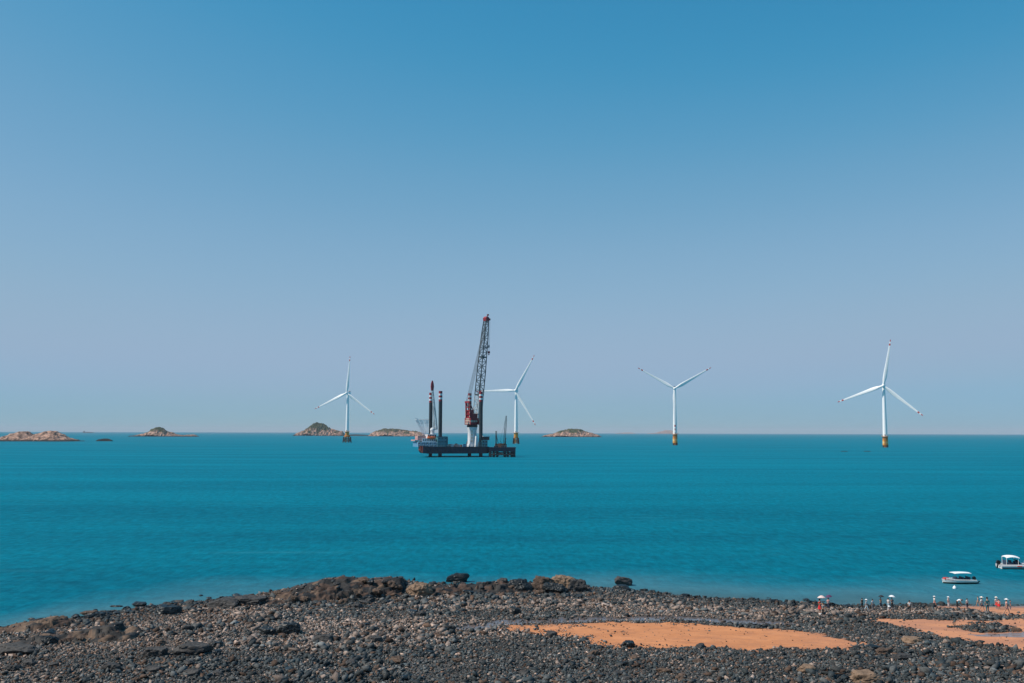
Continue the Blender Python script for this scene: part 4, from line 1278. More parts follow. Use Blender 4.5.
# deck cargo in front of the crane: each piece its own thing
for (px, v, d, h, w, m, lab, nm) in [(450.6, 6, 3, 2.2, 2.8, B_CREAM, 'cream crate nearest the blue green machinery house on the barge deck', 'deck_crate'),
                                     (454.4, 8, 3, 1.5, 3.6, B_BROWN, 'low brown crate on the barge deck next to the cream one', 'deck_crate'),
                                     (459.0, 5, 3, 1.9, 2.6, B_LGREY, 'pale grey crate in the middle of the barge deck', 'deck_crate'),
                                     (452.6, 1, 2.6, 2.4, 2.4, B_WHITE, 'white crate at the front edge of the deck by the machinery house', 'deck_crate'),
                                     (457.0, 0, 2.6, 1.8, 3.2, B_PINK, 'pinkish crate at the front edge of the barge deck', 'deck_crate'),
                                     (464.6, 1, 2.6, 2.3, 2.6, B_BLUE, 'blue crate at the front edge of the deck beside the crane pedestal', 'deck_crate'),
                                     (462.4, 9, 3, 1.5, 2.8, B_BROWN, 'brown crate on the deck just left of the crane pedestal', 'deck_crate')]:
    p = on_deck(px, v); o = MB().box((0, 0, h / 2), (w, d, h)).box((0, 0, h + 0.06), (w + .15, d + .15, 0.12))
    for s_ in (-1, 1):
        o.box((s_ * w * 0.3, -d / 2 - .04, h / 2), (0.15, 0.1, h * 0.96))
    o = o.build(nm, m); o.location = p; o.rotation_euler = (0, 0, TH); tag(o, lab, 'crate')
p = on_deck(456.8, 16)
w_ = empty('winch', p, TH); tag(w_, 'grey anchor winch on the open barge deck', 'winch')
MB().lathe([(1.3, -1.6), (1.3, -1.4), (0.8, -1.35), (0.8, 1.35), (1.3, 1.4), (1.3, 1.6)], 16, (0, 0, 1.5), ax='Y').build('drum', B_GREY, w_)
MB().box((0, 0, .15), (3.2, 4, .3)).box((0, -1.85, .9), (1.6, .25, 1.8)).box((0, 1.85, .9), (1.6, .25, 1.8)).build('frame', B_LGREY, w_)

# ------------------------------------------------------------------ piled work platform beside the barge
PD = on_plane(502, 457.2, 0); PXP = PD.y / FPX
pf = empty('work_platform', (PD.x, PD.y, 0), R_(3))
tag(pf, 'dark steel work platform on piles beside the barge, under a turbine', 'platform')


def pxu(px): return (px - 502) * PXP
def pz(py): return H + (432.5 - py) * PXP


zd0, zd1 = pz(451.3), pz(447.2)
MB().box((pxu(502.4), 9, (zd0 + zd1) / 2), (pxu(515.5) - pxu(489.3), 18, zd1 - zd0)).box((pxu(502.4), -.2, zd1 - .3), (pxu(515.5) - pxu(489.3) + .8, .5, .6)).build('deck', B_HULL, pf)
for px, r in ((490.5, 1.2), (494.2, 1.0), (497.6, 0.85), (505.2, 0.95), (508.2, .7), (512.2, 0.9), (514.4, 1.0)):
    for v in (1.5, 16):
        MB().tube((pxu(px), v, -4), (pxu(px), v, zd0 + .2), r, n=12).build('pile', B_LEG, pf, smooth='auto')
q = MB()
for v in (0.3, 17.3):
    q.tube((pxu(490), v, pz(454.6)), (pxu(514.6), v, pz(454.6)), 0.5, n=8)
    for a, b2 in ((490.5, 497.6), (497.6, 505.2), (505.2, 514.4)):
        q.tube((pxu(a), v, pz(455.8)), (pxu(b2), v, pz(451.5)), 0.3, n=6); q.tube((pxu(b2), v, pz(455.8)), (pxu(a), v, pz(451.5)), 0.3, n=6)
q.build('bracing', B_LEG, pf)
MB().box((pxu(500.9), 6, pz(453.2)), (4.4, 0.4, 2.2)).box((pxu(509.6), 6, pz(453.2)), (4.6, 0.4, 2.2)).build('screen_panel', B_LGREY, pf)
q = MB()
for k in range(13):
    u = pxu(489.6) + k * (pxu(515.2) - pxu(489.6)) / 12; q.tube((u, 0.1, zd1), (u, 0.1, zd1 + 1.2), .07, n=4)
q.tube((pxu(489.6), .1, zd1 + 1.2), (pxu(515.2), .1, zd1 + 1.2), .07, n=4)
q.build('railing', B_LGREY, pf)


def on_platform(px, v):
    a = R_(3); u = pxu(px)
    return Vector((PD.x + u * math.cos(a) - v * math.sin(a), PD.y + u * math.sin(a) + v * math.cos(a), zd1))


rig = empty('pile_driving_rig', on_platform(497.2, 6), R_(3)); tag(rig, 'dark upright piling rig on a brown base on the work platform', 'piling rig')
hr = pz(431) - zd1
MB().box((0, 0, 0.55), (5.2, 4.2, 1.1)).build('crawler_base', B_BLACK, rig)
MB().box((0.4, 0, 2.1), (4.4, 3.4, 2.0)).build('engine_house', B_BROWN, rig)
q = MB()
for sx in (-.45, .45):
    for sy in (-.45, .45): q.tube((sx - .8, sy - 1.9, .6), (sx - .8, sy - 1.9, hr), 0.22, n=6)
for k in range(12): q.box((-.8, -1.9, 1 + k * (hr - 1.5) / 11), (1.1, 1.1, 0.35))
q.tube((1.4, -1, 2.6), (-.6, -1.7, hr * 0.72), .2, n=6)
q.build('mast', B_BLACK, rig)
MB().box((-.8, -2.6, hr * 0.62), (1.1, 0.9, 3.0)).build('hammer', B_GREY, rig)

cc = empty('crawler_crane', on_platform(503.2, 9), R_(3)); tag(cc, 'small crawler crane with a thin lattice boom on the work platform', 'crane')
q = MB()
for sy in (-1.6, 1.6): q.box((0, sy, .6), (5.2, .9, 1.2), top=.92)
q.build('crawler_track', B_BLACK, cc)
MB().box((-.4, 0, 2.3), (4.6, 3.2, 2.0)).box((-2.6, 0, 2.4), (1.2, 3.4, 2.4)).build('crane_body', B_BROWN, cc)
cb = MB().box((1.7, -1.5, 2.6), (1.5, 1.3, 1.9)).build('cab', B_YELLOW, cc); MB().box((1.7, -2.2, 2.9), (1.1, .12, .9)).box((2.48, -1.5, 2.9), (.1, 1, .9)).build('window', B_GLASS, cb)
bf = Vector((1.2, 0, 2.2)); bt = Vector((pxu(506.6) - pxu(503.2), 0, pz(416) - zd1)); ax2 = (bt - bf).normalized(); s1 = Vector((0, 1, 0)); s2 = ax2.cross(s1)
q = MB(); ss = []
for i in range(15):
    t = i / 14; w = np.interp(t, [0, .15, .85, 1], [.6, 1.5, 1.3, .6]); p = bf + (bt - bf) * t
    ss.append([p + s1 * w / 2 + s2 * w / 2, p - s1 * w / 2 + s2 * w / 2, p - s1 * w / 2 - s2 * w / 2, p + s1 * w / 2 - s2 * w / 2])
lattice(q, ss, 0.17, 0.10, n=5); q.build('boom', B_GREY, cc)
MB().tube((-2.4, 0, 6), bt, .08, n=4).tube((-1, -1, 3), (-2.4, 0, 6), .15, n=5).tube((-1, 1, 3), (-2.4, 0, 6), .15, n=5).build('stay', B_BLACK, cc)
gn = empty('hydraulic_power_pack', on_platform(505.4, 5), R_(3)); tag(gn, 'dark machine with a tall exhaust next to the crawler crane', 'machine')
MB().box((0, 0, 1.4), (2.6, 2.4, 2.8)).build('housing', B_BLACK, gn); MB().tube((.2, 0, 2.7), (.2, 0, 7.6), .4, n=10).tube((.2, 0, 7.4), (.9, 0, 8.2), .4, n=10).build('exhaust_pipe', B_BLACK, gn)
MB().box((0, -1.24, 1.5), (1.8, .1, 1.6)).build('louvre', B_GREY, gn)
ct = MB().box((0, 0, 1.2), (2.6, 2.4, 2.4))
for k in range(6): ct.box((-1.1 + k * .44, -1.23, 1.2), (.16, .08, 2.1))
ct = ct.build('equipment_container', B_BROWN); ct.location = on_platform(500.2, 4); ct.rotation_euler = (0, 0, R_(3)); tag(ct, 'rusty brown equipment container between piling rig and crawler crane', 'container')

# ------------------------------------------------------------------ boats
W_HULL = mat('boat_white_hull', (0.84, 0.83, 0.80), 0.35, vary=0.05)
W_TUBE = mat('boat_grey_tube', (0.46, 0.47, 0.48), 0.5, vary=0.06)
W_CANV = mat('boat_white_canopy', (0.90, 0.90, 0.89), 0.6, vary=0.04)
W_RED = mat('boat_red_paint', (0.55, 0.06, 0.04), 0.45)
W_DARK = mat('outboard_black', (0.015, 0.016, 0.018), 0.35)
W_GREEN = mat('boat_reflection_green', (0.02, 0.06, 0.045), 0.5)  # dark green water reflection below the boat, painted onto the hull bottom
W_SEAT = mat('boat_navy_seat', (0.03, 0.05, 0.09), 0.6)
W_STEEL = mat('boat_steel_rail', (0.5, 0.5, 0.5), 0.25, metal=1.0)


def boat_hull(Lh, Bh, fb, mats_):
    """bow towards -x"""
    mb = MB(); rings = []; rim = []
    for t in np.linspace(0, 1, 15):
        x = -Lh / 2 + Lh * t
        w = Bh / 2 * min(1, (t * 2.6 + 0.02) ** 0.6); sheer = fb + 0.30 * (1 - t) ** 2.2 * fb * 2
        keel = -0.25 + 0.55 * max(0, 0.25 - t) * 2.4
        rings.append([(x - 0.15 * (1 - t), -w, sheer), (x, -w * 0.92, 0.24), (x, -w * 0.6, keel + .12), (x, 0, keel), (x, w * 0.6, keel + .12), (x, w * 0.92, 0.20), (x - 0.15 * (1 - t), w, sheer),
                      (x, w * 0.86, sheer), (x, w * 0.8, fb * 0.45 + .1), (x, 0, fb * 0.45 + .1), (x, -w * 0.8, fb * 0.45 + .1), (x, -w * 0.86, sheer)])
    n = len(rings[0]); k0 = 0
    for r in rings: mb.v += [tuple(p) for p in r]
    for i in range(len(rings) - 1):
        for k in range(n):
            mi = 1 if k in (1, 2, 3, 4) else (2 if (k in (6, 11)) and i < 4 else 0)
            mb.f.append((i * n + k, i * n + (k + 1) % n, (i + 1) * n + (k + 1) % n, (i + 1) * n + k)); mb.m.append(mi)
    mb.f.append(tuple(range(n))); mb.m.append(0); mb.f.append(tuple(range(len(mb.v) - n, len(mb.v)))); mb.m.append(0)
    return mb


def outboard(parent, x, z, tilt):
    ob = MB(); M = Matrix.Rotation(tilt, 3, 'Y')
    P = Vector((x, 0, z))
    ob.loft([[P + M @ Vector((cx * a, cy * b2, zz)) for a, b2 in ((-1, -1), (1, -1), (1, 1), (-1, 1))] for cx, cy, zz in ((.22, .17, .05), (.30, .22, .2), (.30, .22, .5), (.2, .15, .66))])
    ob.box(P + M @ Vector((0, 0, -.4)), (.2, .14, .9), M=M).box(P + M @ Vector((.05, 0, -.85)), (.5, .1, .14), M=M)
    for i_ in range(len(ob.v)): ob.v[i_] = tuple(Vector(ob.v[i_]) - P)
    o = ob.build('outboard_motor', W_DARK, parent); o.location = P; P = Vector((0, 0, 0))
    MB().tube(P + M @ Vector((.3, 0, -.85)), P + M @ Vector((.38, 0, -.85)), .18, n=10).build('propeller', W_DARK, o)
    return o


b1p = on_plane(961.5, 584.2, 0); Lb1 = 32.5 / FPX * b1p.y
b1 = empty('motor_boat', (b1p.x, b1p.y + 0.9, 0.0), R_(4)); tag(b1, 'open white motor boat with a red bow and thin flat canopy', 'boat')
boat_hull(Lb1, 1.9, 0.44, 0).build('hull', [W_HULL, W_GREEN, W_RED], b1)
q = MB().tube((-Lb1 * .47, -.75, .82), (-Lb1 * .2, -.98, .66), .06, n=8).tube((-Lb1 * .2, -.98, .63), (Lb1 * .46, -.98, .54), .06, n=8).tube((-Lb1 * .2, .98, .63), (Lb1 * .46, .98, .54), .06, n=8)
q.build('gunwale_rail', W_HULL, b1)
zc1 = 574.0; zcan = (584.2 - zc1) / FPX * b1p.y
q = MB(); rr = []
for t in np.linspace(0, 1, 7):
    x = -0.95 + 2.5 * t; s = 0.06 * (1 - (2 * t - 1) ** 2)
    rr.append([(x, y_, zcan + s + 0.05 * math.cos(y_ * 1.6) + dz) for y_, dz in ((-.85, 0), (0, 0.02), (.85, 0), (.85, -.06), (0, -.05), (-.85, -.06))])
q.loft(rr); q.build('canopy', W_CANV, b1)
for x in (-.85, 1.45):
    for y_ in (-.8, .8): MB().tube((x, y_, .5), (x, y_, zcan), .015, n=6).build('canopy_pole', W_STEEL, b1)
MB().box((-.55, 0, .60), (.5, .7, .75), top=.8).build('console', W_SEAT, b1)
for x in (.2, 1.2): MB().box((x, 0, .5), (.45, 1.3, .4)).box((x + .22, 0, .8), (.1, 1.3, .35)).build('seat', W_SEAT, b1)
MB().box((-Lb1 * .40, 0, .72), (.7, .8, .28), top=.8).build('bow_cushion', W_RED, b1)
outboard(b1, Lb1 / 2 + .10, .55, -0.75).scale = (.75, .75, .75)

b2p = on_plane(1010, 569.3, 0); Lb2 = 6.4
sx0 = on_plane(999.5, 569.3, 0).x
b2 = empty('inflatable_boat', (sx0 + Lb2 / 2 + .75, b2p.y + 1.1, 0.0), R_(-3)); tag(b2, 'grey and white inflatable boat with a white canopy and windscreen at the right edge', 'boat')
rt = []
q = MB()


def tube_path(q, pts, r, n=12, mi=0):
    rings = []
    for i, p in enumerate(pts):
        p = Vector(p); d = (Vector(pts[min(i + 1, len(pts) - 1)]) - Vector(pts[max(i - 1, 0)])).normalized()
        s = d.cross(Vector((0, 0, 1))).normalized(); w = s.cross(d)
        rings.append([p + s * math.cos(a) * r + w * math.sin(a) * r for a in [2 * PI * k / n for k in range(n)]])
    return q.loft(rings)


pts = [(-3.4, -1.0, .42), (-2.4, -1.05, .42), (0, -1.05, .44), (1.6, -.95, .50), (2.6, -.62, .60), (3.15, 0, .68), (2.6, .62, .60), (1.6, .95, .50), (0, 1.05, .44), (-2.4, 1.05, .42), (-3.4, 1.0, .42)]
tube_path(q, pts, .30)
q.build('inflatable_tube', W_TUBE, b2, smooth='auto')
MB().loft([[(-3.2, -.85, .35), (-3.2, .85, .35), (-3.2, .6, -.2), (-3.2, -.6, -.2)], [(1.5, -.8, .4), (1.5, .8, .4), (1.5, .4, -.25), (1.5, -.4, -.25)], [(2.9, -.15, .6), (2.9, .15, .6), (2.9, .05, .3), (2.9, -.05, .3)]]).build('hull', W_HULL, b2)
MB().tube((-1.0, -1.36, .47), (-.3, -1.36, .47), .10, n=6).build('rubbing_patch', W_RED, b2)
zc2 = (569.3 - 558.0) / FPX * b2p.y
rr = []
for t in np.linspace(0, 1, 7):
    x = -2.5 + 2.1 * t; s = 0.18 * (1 - (2 * t - 0.9) ** 2)
    rr.append([(x, y_, zc2 + s + dz) for y_, dz in ((-.95, -.14), (-.8, .02), (0, 0.1), (.8, .02), (.95, -.14), (.8, -.12), (0, -.03), (-.8, -.12))])
q = MB().loft(rr)
q.build('canopy', W_CANV, b2)
for x in (-2.5, -.6):
    for y_ in (-.85, .85): MB().tube((x, y_, .6), (x, y_, zc2), .035, n=6).build('canopy_pole', W_HULL, b2)
q = MB().loft([[(-.2, -.8, .7), (-.2, .8, .7), (-.15, .8, .74), (-.15, -.8, .74)], [(-.75, -.7, 1.45), (-.75, .7, 1.45), (-.70, .7, 1.47), (-.70, -.7, 1.47)]])
q.build('windscreen', B_GLASS, b2)
MB().box((-.6, 0, .75), (.8, 1.1, .8), top=.85).build('console', W_SEAT, b2)
for x in (-2.2, -1.4): MB().box((x, 0, .7), (.5, 1.2, .5)).box((x - .25, 0, 1.1), (.1, 1.2, .5)).build('seat', W_SEAT, b2)
q = MB()
for y_ in (-.6, .6): q.tube((-.2, y_, .7), (.4, y_, 1.2), .03, n=5).tube((.4, y_, 1.2), (1.4, y_, 1.0), .03, n=5)
q.build('grab_rail', W_STEEL, b2)
outboard(b2, -3.55, .65, 0.25)
p = on_plane(954.6, 588.6, 0)
by = MB().lathe([(.02, -.25), (.22, -.12), (.26, .05), (.2, .22), (.07, .3), (.07, .42)], 14).build('mooring_buoy', W_CANV, None, smooth='auto'); by.location = (p.x, p.y, .05); tag(by, 'small white mooring buoy in front of the open boat', 'buoy')

# ------------------------------------------------------------------ people
SKIN = mat('skin', (0.48, 0.27, 0.18), 0.55, vary=0.05)
EYE = mat('eye', (0.02, 0.015, 0.012), 0.3, vary=0)
CLOTH = {}


def cloth(n, c):
    if n not in CLOTH: CLOTH[n] = mat('cloth_' + n, c, 0.85, vary=0.12, scale=9)
    return CLOTH[n]


for n, c in dict(red=(.62, .03, .035), white=(.78, .78, .78), paleblue=(.45, .58, .66), navy=(.03, .04, .08), black=(.018, .018, .02), pink=(.66, .36, .34), teal=(.03, .16, .18),
                 grey=(.22, .23, .25), khaki=(.34, .27, .18), jeans=(.07, .11, .18), cream=(.74, .56, .52), purple=(.09, .04, .10), hair=(.02, .015, .013), blue=(.08, .2, .42), hat=(.74, .70, .62)).items():
    cloth(n, c)


def skin_mesh(name, verts, edges, radii, root=0, levels=1):
    me = bpy.data.meshes.new(name); me.from_pydata(verts, edges, [])
    o = bpy.data.objects.new(name, me); COL.objects.link(o)
    o.modifiers.new('s', 'SKIN')
    sv = me.skin_vertices[0].data
    for i, r in enumerate(radii):
        sv[i].radius = (r, r) if not isinstance(r, tuple) else r
    sv[root].use_root = True
    if levels: 
        md = o.modifiers.new('u', 'SUBSURF'); md.levels = levels; md.render_levels = levels
    dg = bpy.context.evaluated_depsgraph_get(); ev = o.evaluated_get(dg)
    out = bpy.data.meshes.new_from_object(ev)
    bpy.data.objects.remove(o); bpy.data.meshes.remove(me)
    out.name = name
    out.polygons.foreach_set('use_smooth', [True] * len(out.polygons))
    return out


def pose_joints(pose):
    """1.66 m figure facing -y; returns dict of joints"""
    J = dict(pel=(0, 0, .90), bel=(0, 0, 1.05), che=(0, 0.01, 1.23), nck=(0, 0.015, 1.385), hd0=(0, 0, 1.46), hd1=(0, -.01, 1.60))
    for s, n in ((-1, 'r'), (1, 'l')):
        J['hip' + n] = (s * .09, 0, .86); J['kne' + n] = (s * .10, -.02, .47); J['ank' + n] = (s * .10, .02, .08); J['toe' + n] = (s * .115, -.16, .035)
        J['sho' + n] = (s * .18, .01, 1.34); J['elb' + n] = (s * .23, .03, 1.07); J['wri' + n] = (s * .24, -.03, .84)
    if pose == 'walk':
        J['kner'] = (-.09, -.17, .50); J['ankr'] = (-.09, -.27, .10); J['toer'] = (-.10, -.44, .06)
        J['knel'] = (.09, .10, .48); J['ankl'] = (.09, .32, .13); J['toel'] = (.10, .19, .035)
        J['elbr'] = (-.22, .16, 1.10); J['wrir'] = (-.22, .18, .88); J['elbl'] = (.22, -.10, 1.09); J['wril'] = (.21, -.25, .93)
    if pose == 'umbrella':
        J['elbr'] = (-.25, -.08, 1.10); J['wrir'] = (-.17, -.28, 1.22)
    if pose == 'bend':
        J.update(bel=(0, -.07, 1.02), che=(0, -.26, 1.10), nck=(0, -.41, 1.14), hd0=(0, -.48, 1.14), hd1=(0, -.60, 1.10))
        for s, n in ((-1, 'r'), (1, 'l')):
            J['sho' + n] = (s * .18, -.36, 1.10); J['elb' + n] = (s * .20, -.42, .83); J['wri' + n] = (s * .14, -.52, .62); J['hip' + n] = (s * .09, .02, .87)
    if pose == 'crouch':
        J = {k: v for k, v in J.items()}
        J.update(pel=(0, .16, .32), bel=(0, .10, .46), che=(0, .01, .62), nck=(0, -.06, .77), hd0=(0, -.09, .84), hd1=(0, -.13, .98))
        for s, n in ((-1, 'r'), (1, 'l')):
            J['hip' + n] = (s * .10, .14, .31); J['kne' + n] = (s * .16, -.22, .48); J['ank' + n] = (s * .13, .02, .09); J['toe' + n] = (s * .15, -.16, .035)
            J['sho' + n] = (s * .18, -.03, .73); J['elb' + n] = (s * .22, -.20, .52); J['wri' + n] = (s * .12, -.36, .40)
    return {k: Vector(v) for k, v in J.items()}


RAD = dict(pel=(.13, .10), bel=(.115, .085), che=(.135, .095), nck=.055, hd0=.07, hd1=.098, hipr=.088, hipl=.088, kner=.058, knel=.058, ankr=.042, ankl=.042, toer=.036, toel=.036,
           shor=.058, shol=.058, elbr=.042, elbl=.042, wrir=.028, wril=.028)
BONES = [('pel', 'bel'), ('bel', 'che'), ('che', 'nck'), ('nck', 'hd0'), ('hd0', 'hd1'), ('pel', 'hipr'), ('hipr', 'kner'), ('kner', 'ankr'), ('ankr', 'toer'), ('pel', 'hipl'), ('hipl', 'knel'), ('knel', 'ankl'),
         ('ankl', 'toel'), ('che', 'shor'), ('shor', 'elbr'), ('elbr', 'wrir'), ('che', 'shol'), ('shol', 'elbl'), ('elbl', 'wril')]


def chain(J, bones, rad):
    names = []
    for a, b2 in bones:
        for k in (a, b2):
            if k not in names: names.append(k)
    return [tuple(J[k]) for k in names], [(names.index(a), names.index(b2)) for a, b2 in bones], [rad[k] for k in names], names


def grow(r, k=1.0, add=0.0):
    return tuple(x * k + add for x in r) if isinstance(r, tuple) else r * k + add


_pose_cache = {}


def pose_meshes(pose):
    if pose in _pose_cache: return _pose_cache[pose]
    J = pose_joints(pose)
    v, e, r, names = chain(J, BONES, RAD)
    # hands: palm, four fingers, thumb from the side of the palm
    for n, s in (('r', -1), ('l', 1)):
        w = J['wri' + n]; d = (w - J['elb' + n]).normalized(); sd = Vector((0, -1, 0)); sd = (sd - d * sd.dot(d)).normalized(); inn = d.cross(sd) * s
        wi = names.index('wri' + n); pi_ = len(v); v.append(tuple(w + d * .055)); r.append((.036, .02)); e.append((wi, pi_))
        for k, (o_, l_) in enumerate(((-.030, .062), (-.010, .074), (.010, .070), (.029, .054))):
            b0 = w + d * .10 + sd * o_; i0 = len(v); v.append(tuple(b0)); r.append(.0095); e.append((pi_, i0))
            v.append(tuple(b0 + d * l_ * .55 + inn * .012)); r.append(.0088); e.append((i0, i0 + 1))
            v.append(tuple(b0 + d * l_ * .9 + inn * .034)); r.append(.0075); e.append((i0 + 1, i0 + 2))
        t0 = w + d * .04 + sd * .036; i0 = len(v); v.append(tuple(t0)); r.append(.012); e.append((pi_, i0)); v.append(tuple(t0 + d * .04 + sd * .022 + inn * .01)); r.append(.0095); e.append((i0, i0 + 1))
    body = skin_mesh('body', v, e, r)
    # face and ears joined into the body mesh
    f = (J['hd1'] - J['hd0']).normalized(); hc = J['hd1'] - f * .015
    fw = Vector((0, -1, 0)); fw = (fw - f * fw.dot(f))
    fw = fw.normalized() if fw.length > .2 else Vector((0, 0, -1)); rt = f.cross(fw)
    bm = bmesh.new(); bm.from_mesh(body)

    def ball(c, rx, mi, n=6):
        g = bmesh.ops.create_uvsphere(bm, u_segments=8, v_segments=6, radius=rx)
        for vv in g['verts']: vv.co = vv.co + c
        for vv in g['verts']:
            for ff in vv.link_faces: ff.material_index = mi; ff.smooth = True
    ball(hc + fw * .097 - f * .02, .016, 0)
    for s in (-1, 1):
        ball(hc + rt * s * .095, .02, 0); ball(hc + rt * s * .036 + fw * .084 + f * .012, .012, 1)
    ball(hc + fw * .082 - f * .058, .014, 2)
    bm.to_mesh(body); bm.free()
    body.materials.clear()
    for m in (SKIN, EYE, cloth('pink', (0, 0, 0))): body.materials.append(m)
    out = {'body': body, 'J': J, 'hc': hc, 'f': f, 'fw': fw, 'rt': rt}
    tb = [('che', 'bel'), ('bel', 'pel'), ('che', 'nck'), ('che', 'shor'), ('che', 'shol')]

    def wear(nm, bones, Jx, rx):
        vv, ee, rr_, _ = chain(Jx, bones, rx); return skin_mesh(nm, vv, ee, rr_)
    Jx = dict(J); Jx['slr'] = J['shor'].lerp(J['elbr'], .62); Jx['sll'] = J['shol'].lerp(J['elbl'], .62); Jx['nk'] = J['che'].lerp(J['nck'], .55)
    rx = {k: grow(q, 1.0, .016) for k, q in RAD.items()}; rx.update(slr=.062, sll=.062, nk=.085, shor=.072, shol=.072)
    out['shirt'] = wear('shirt', [('che', 'bel'), ('bel', 'pel'), ('che', 'nk'), ('che', 'shor'), ('che', 'shol'), ('shor', 'slr'), ('shol', 'sll')], Jx, rx)
    rx = {k: grow(q, 1.0, .014) for k, q in RAD.items()}; Jx['wst'] = J['pel'].lerp(J['bel'], .35); rx['wst'] = (.125, .098)
    leg_b = [('wst', 'pel'), ('pel', 'hipr'), ('hipr', 'kner'), ('pel', 'hipl'), ('hipl', 'knel')]
    Jx['anr'] = J['kner'].lerp(J['ankr'], .85); Jx['anl'] = J['knel'].lerp(J['ankl'], .85); rx['anr'] = rx['anl'] = .062
    out['trousers'] = wear('trousers', leg_b + [('kner', 'anr'), ('knel', 'anl')], Jx, rx)
    Jx['shr'] = J['hipr'].lerp(J['kner'], .75); Jx['shl'] = J['hipl'].lerp(J['knel'], .75); rx['shr'] = rx['shl'] = .092
    out['shorts'] = wear('shorts', [('wst', 'pel'), ('pel', 'hipr'), ('hipr', 'shr'), ('pel', 'hipl'), ('hipl', 'shl')], Jx, rx)
    # skirt
    ax_ = (J['kner'] + J['knel']) / 2 - J['pel']; rings = []
    for t in np.linspace(0, 1, 6):
        c = J['pel'] + Vector((0, 0, .06)) + ax_ * (t * .95); w = .15 + .11 * t
        rings.append([tuple(c + Vector((w * math.cos(a) * (1 + .05 * math.cos(6 * a)), w * .85 * math.sin(a) * (1 + .05 * math.cos(6 * a)), 0))) for a in [2 * PI * k / 24 for k in range(24)]])
    mb = MB().loft(rings); me = bpy.data.meshes.new('skirt'); me.from_pydata(mb.v, [], mb.f); out['skirt'] = me
    # hair cap, hat, shoes
    bm = bmesh.new(); bmesh.ops.create_icosphere(bm, subdivisions=3, radius=.116)
    for vv in bm.verts:
        c = vv.co.copy(); vv.co = rt * c.x + fw * (c.y) + f * c.z
    bm.verts.ensure_lookup_table()
    dele = [vv for vv in bm.verts if vv.co.dot(fw) > .035 and vv.co.dot(f) < .045 or vv.co.dot(f) < -.075]
    bmesh.ops.delete(bm, geom=dele, context='VERTS')
    for vv in bm.verts: vv.co += hc + f * .008 - fw * .008
    me = bpy.data.meshes.new('hair'); bm.to_mesh(me); bm.free(); me.polygons.foreach_set('use_smooth', [True] * len(me.polygons)); out['hair'] = me
    mb = MB().lathe([(.25, 0), (.24, .012), (.122, .03), (.115, .09), (.07, .12), (.01, .125)], 20)
    me = bpy.data.meshes.new('sun_hat'); 
    me.from_pydata([tuple(hc + f * (p[2] + .035) + rt * p[0] + fw * p[1]) for p in mb.v], [], mb.f); me.polygons.foreach_set('use_smooth', [True] * len(me.polygons)); out['hat'] = me
    for n in 'rl':
        a_, t_ = J['ank' + n], J['toe' + n]; d = (t_ - a_); d.z = 0; d.normalize(); s = Vector((-d.y, d.x, 0))
        rings = []
        for t, w, h0 in ((-.07, .03, .07), (-.03, .042, .085), (.06, .045, .075), (.16, .048, .055), (.23, .03, .035)):
            c = Vector((a_.x, a_.y, t_.z)) + d * t
            rings.append([tuple(c + s * w * sx + Vector((0, 0, zz))) for sx, zz in ((-1, -.035), (1, -.035), (.8, h0 - .02), (-.8, h0 - .02))])
        mb = MB().loft(rings); me = bpy.data.meshes.new('shoe'); me.from_pydata(mb.v, [], mb.f); out['shoe' + n] = me
    _pose_cache[pose] = out
    return out


_parts_cache = {}


def part(me, key, name, m, parent):
    k = (key, m.name)
    if k not in _parts_cache:
        c = me.copy(); c.materials.clear(); c.materials.append(m); _parts_cache[k] = c
    o = bpy.data.objects.new(name, _parts_cache[k]); COL.objects.link(o); o.parent = parent
    return o


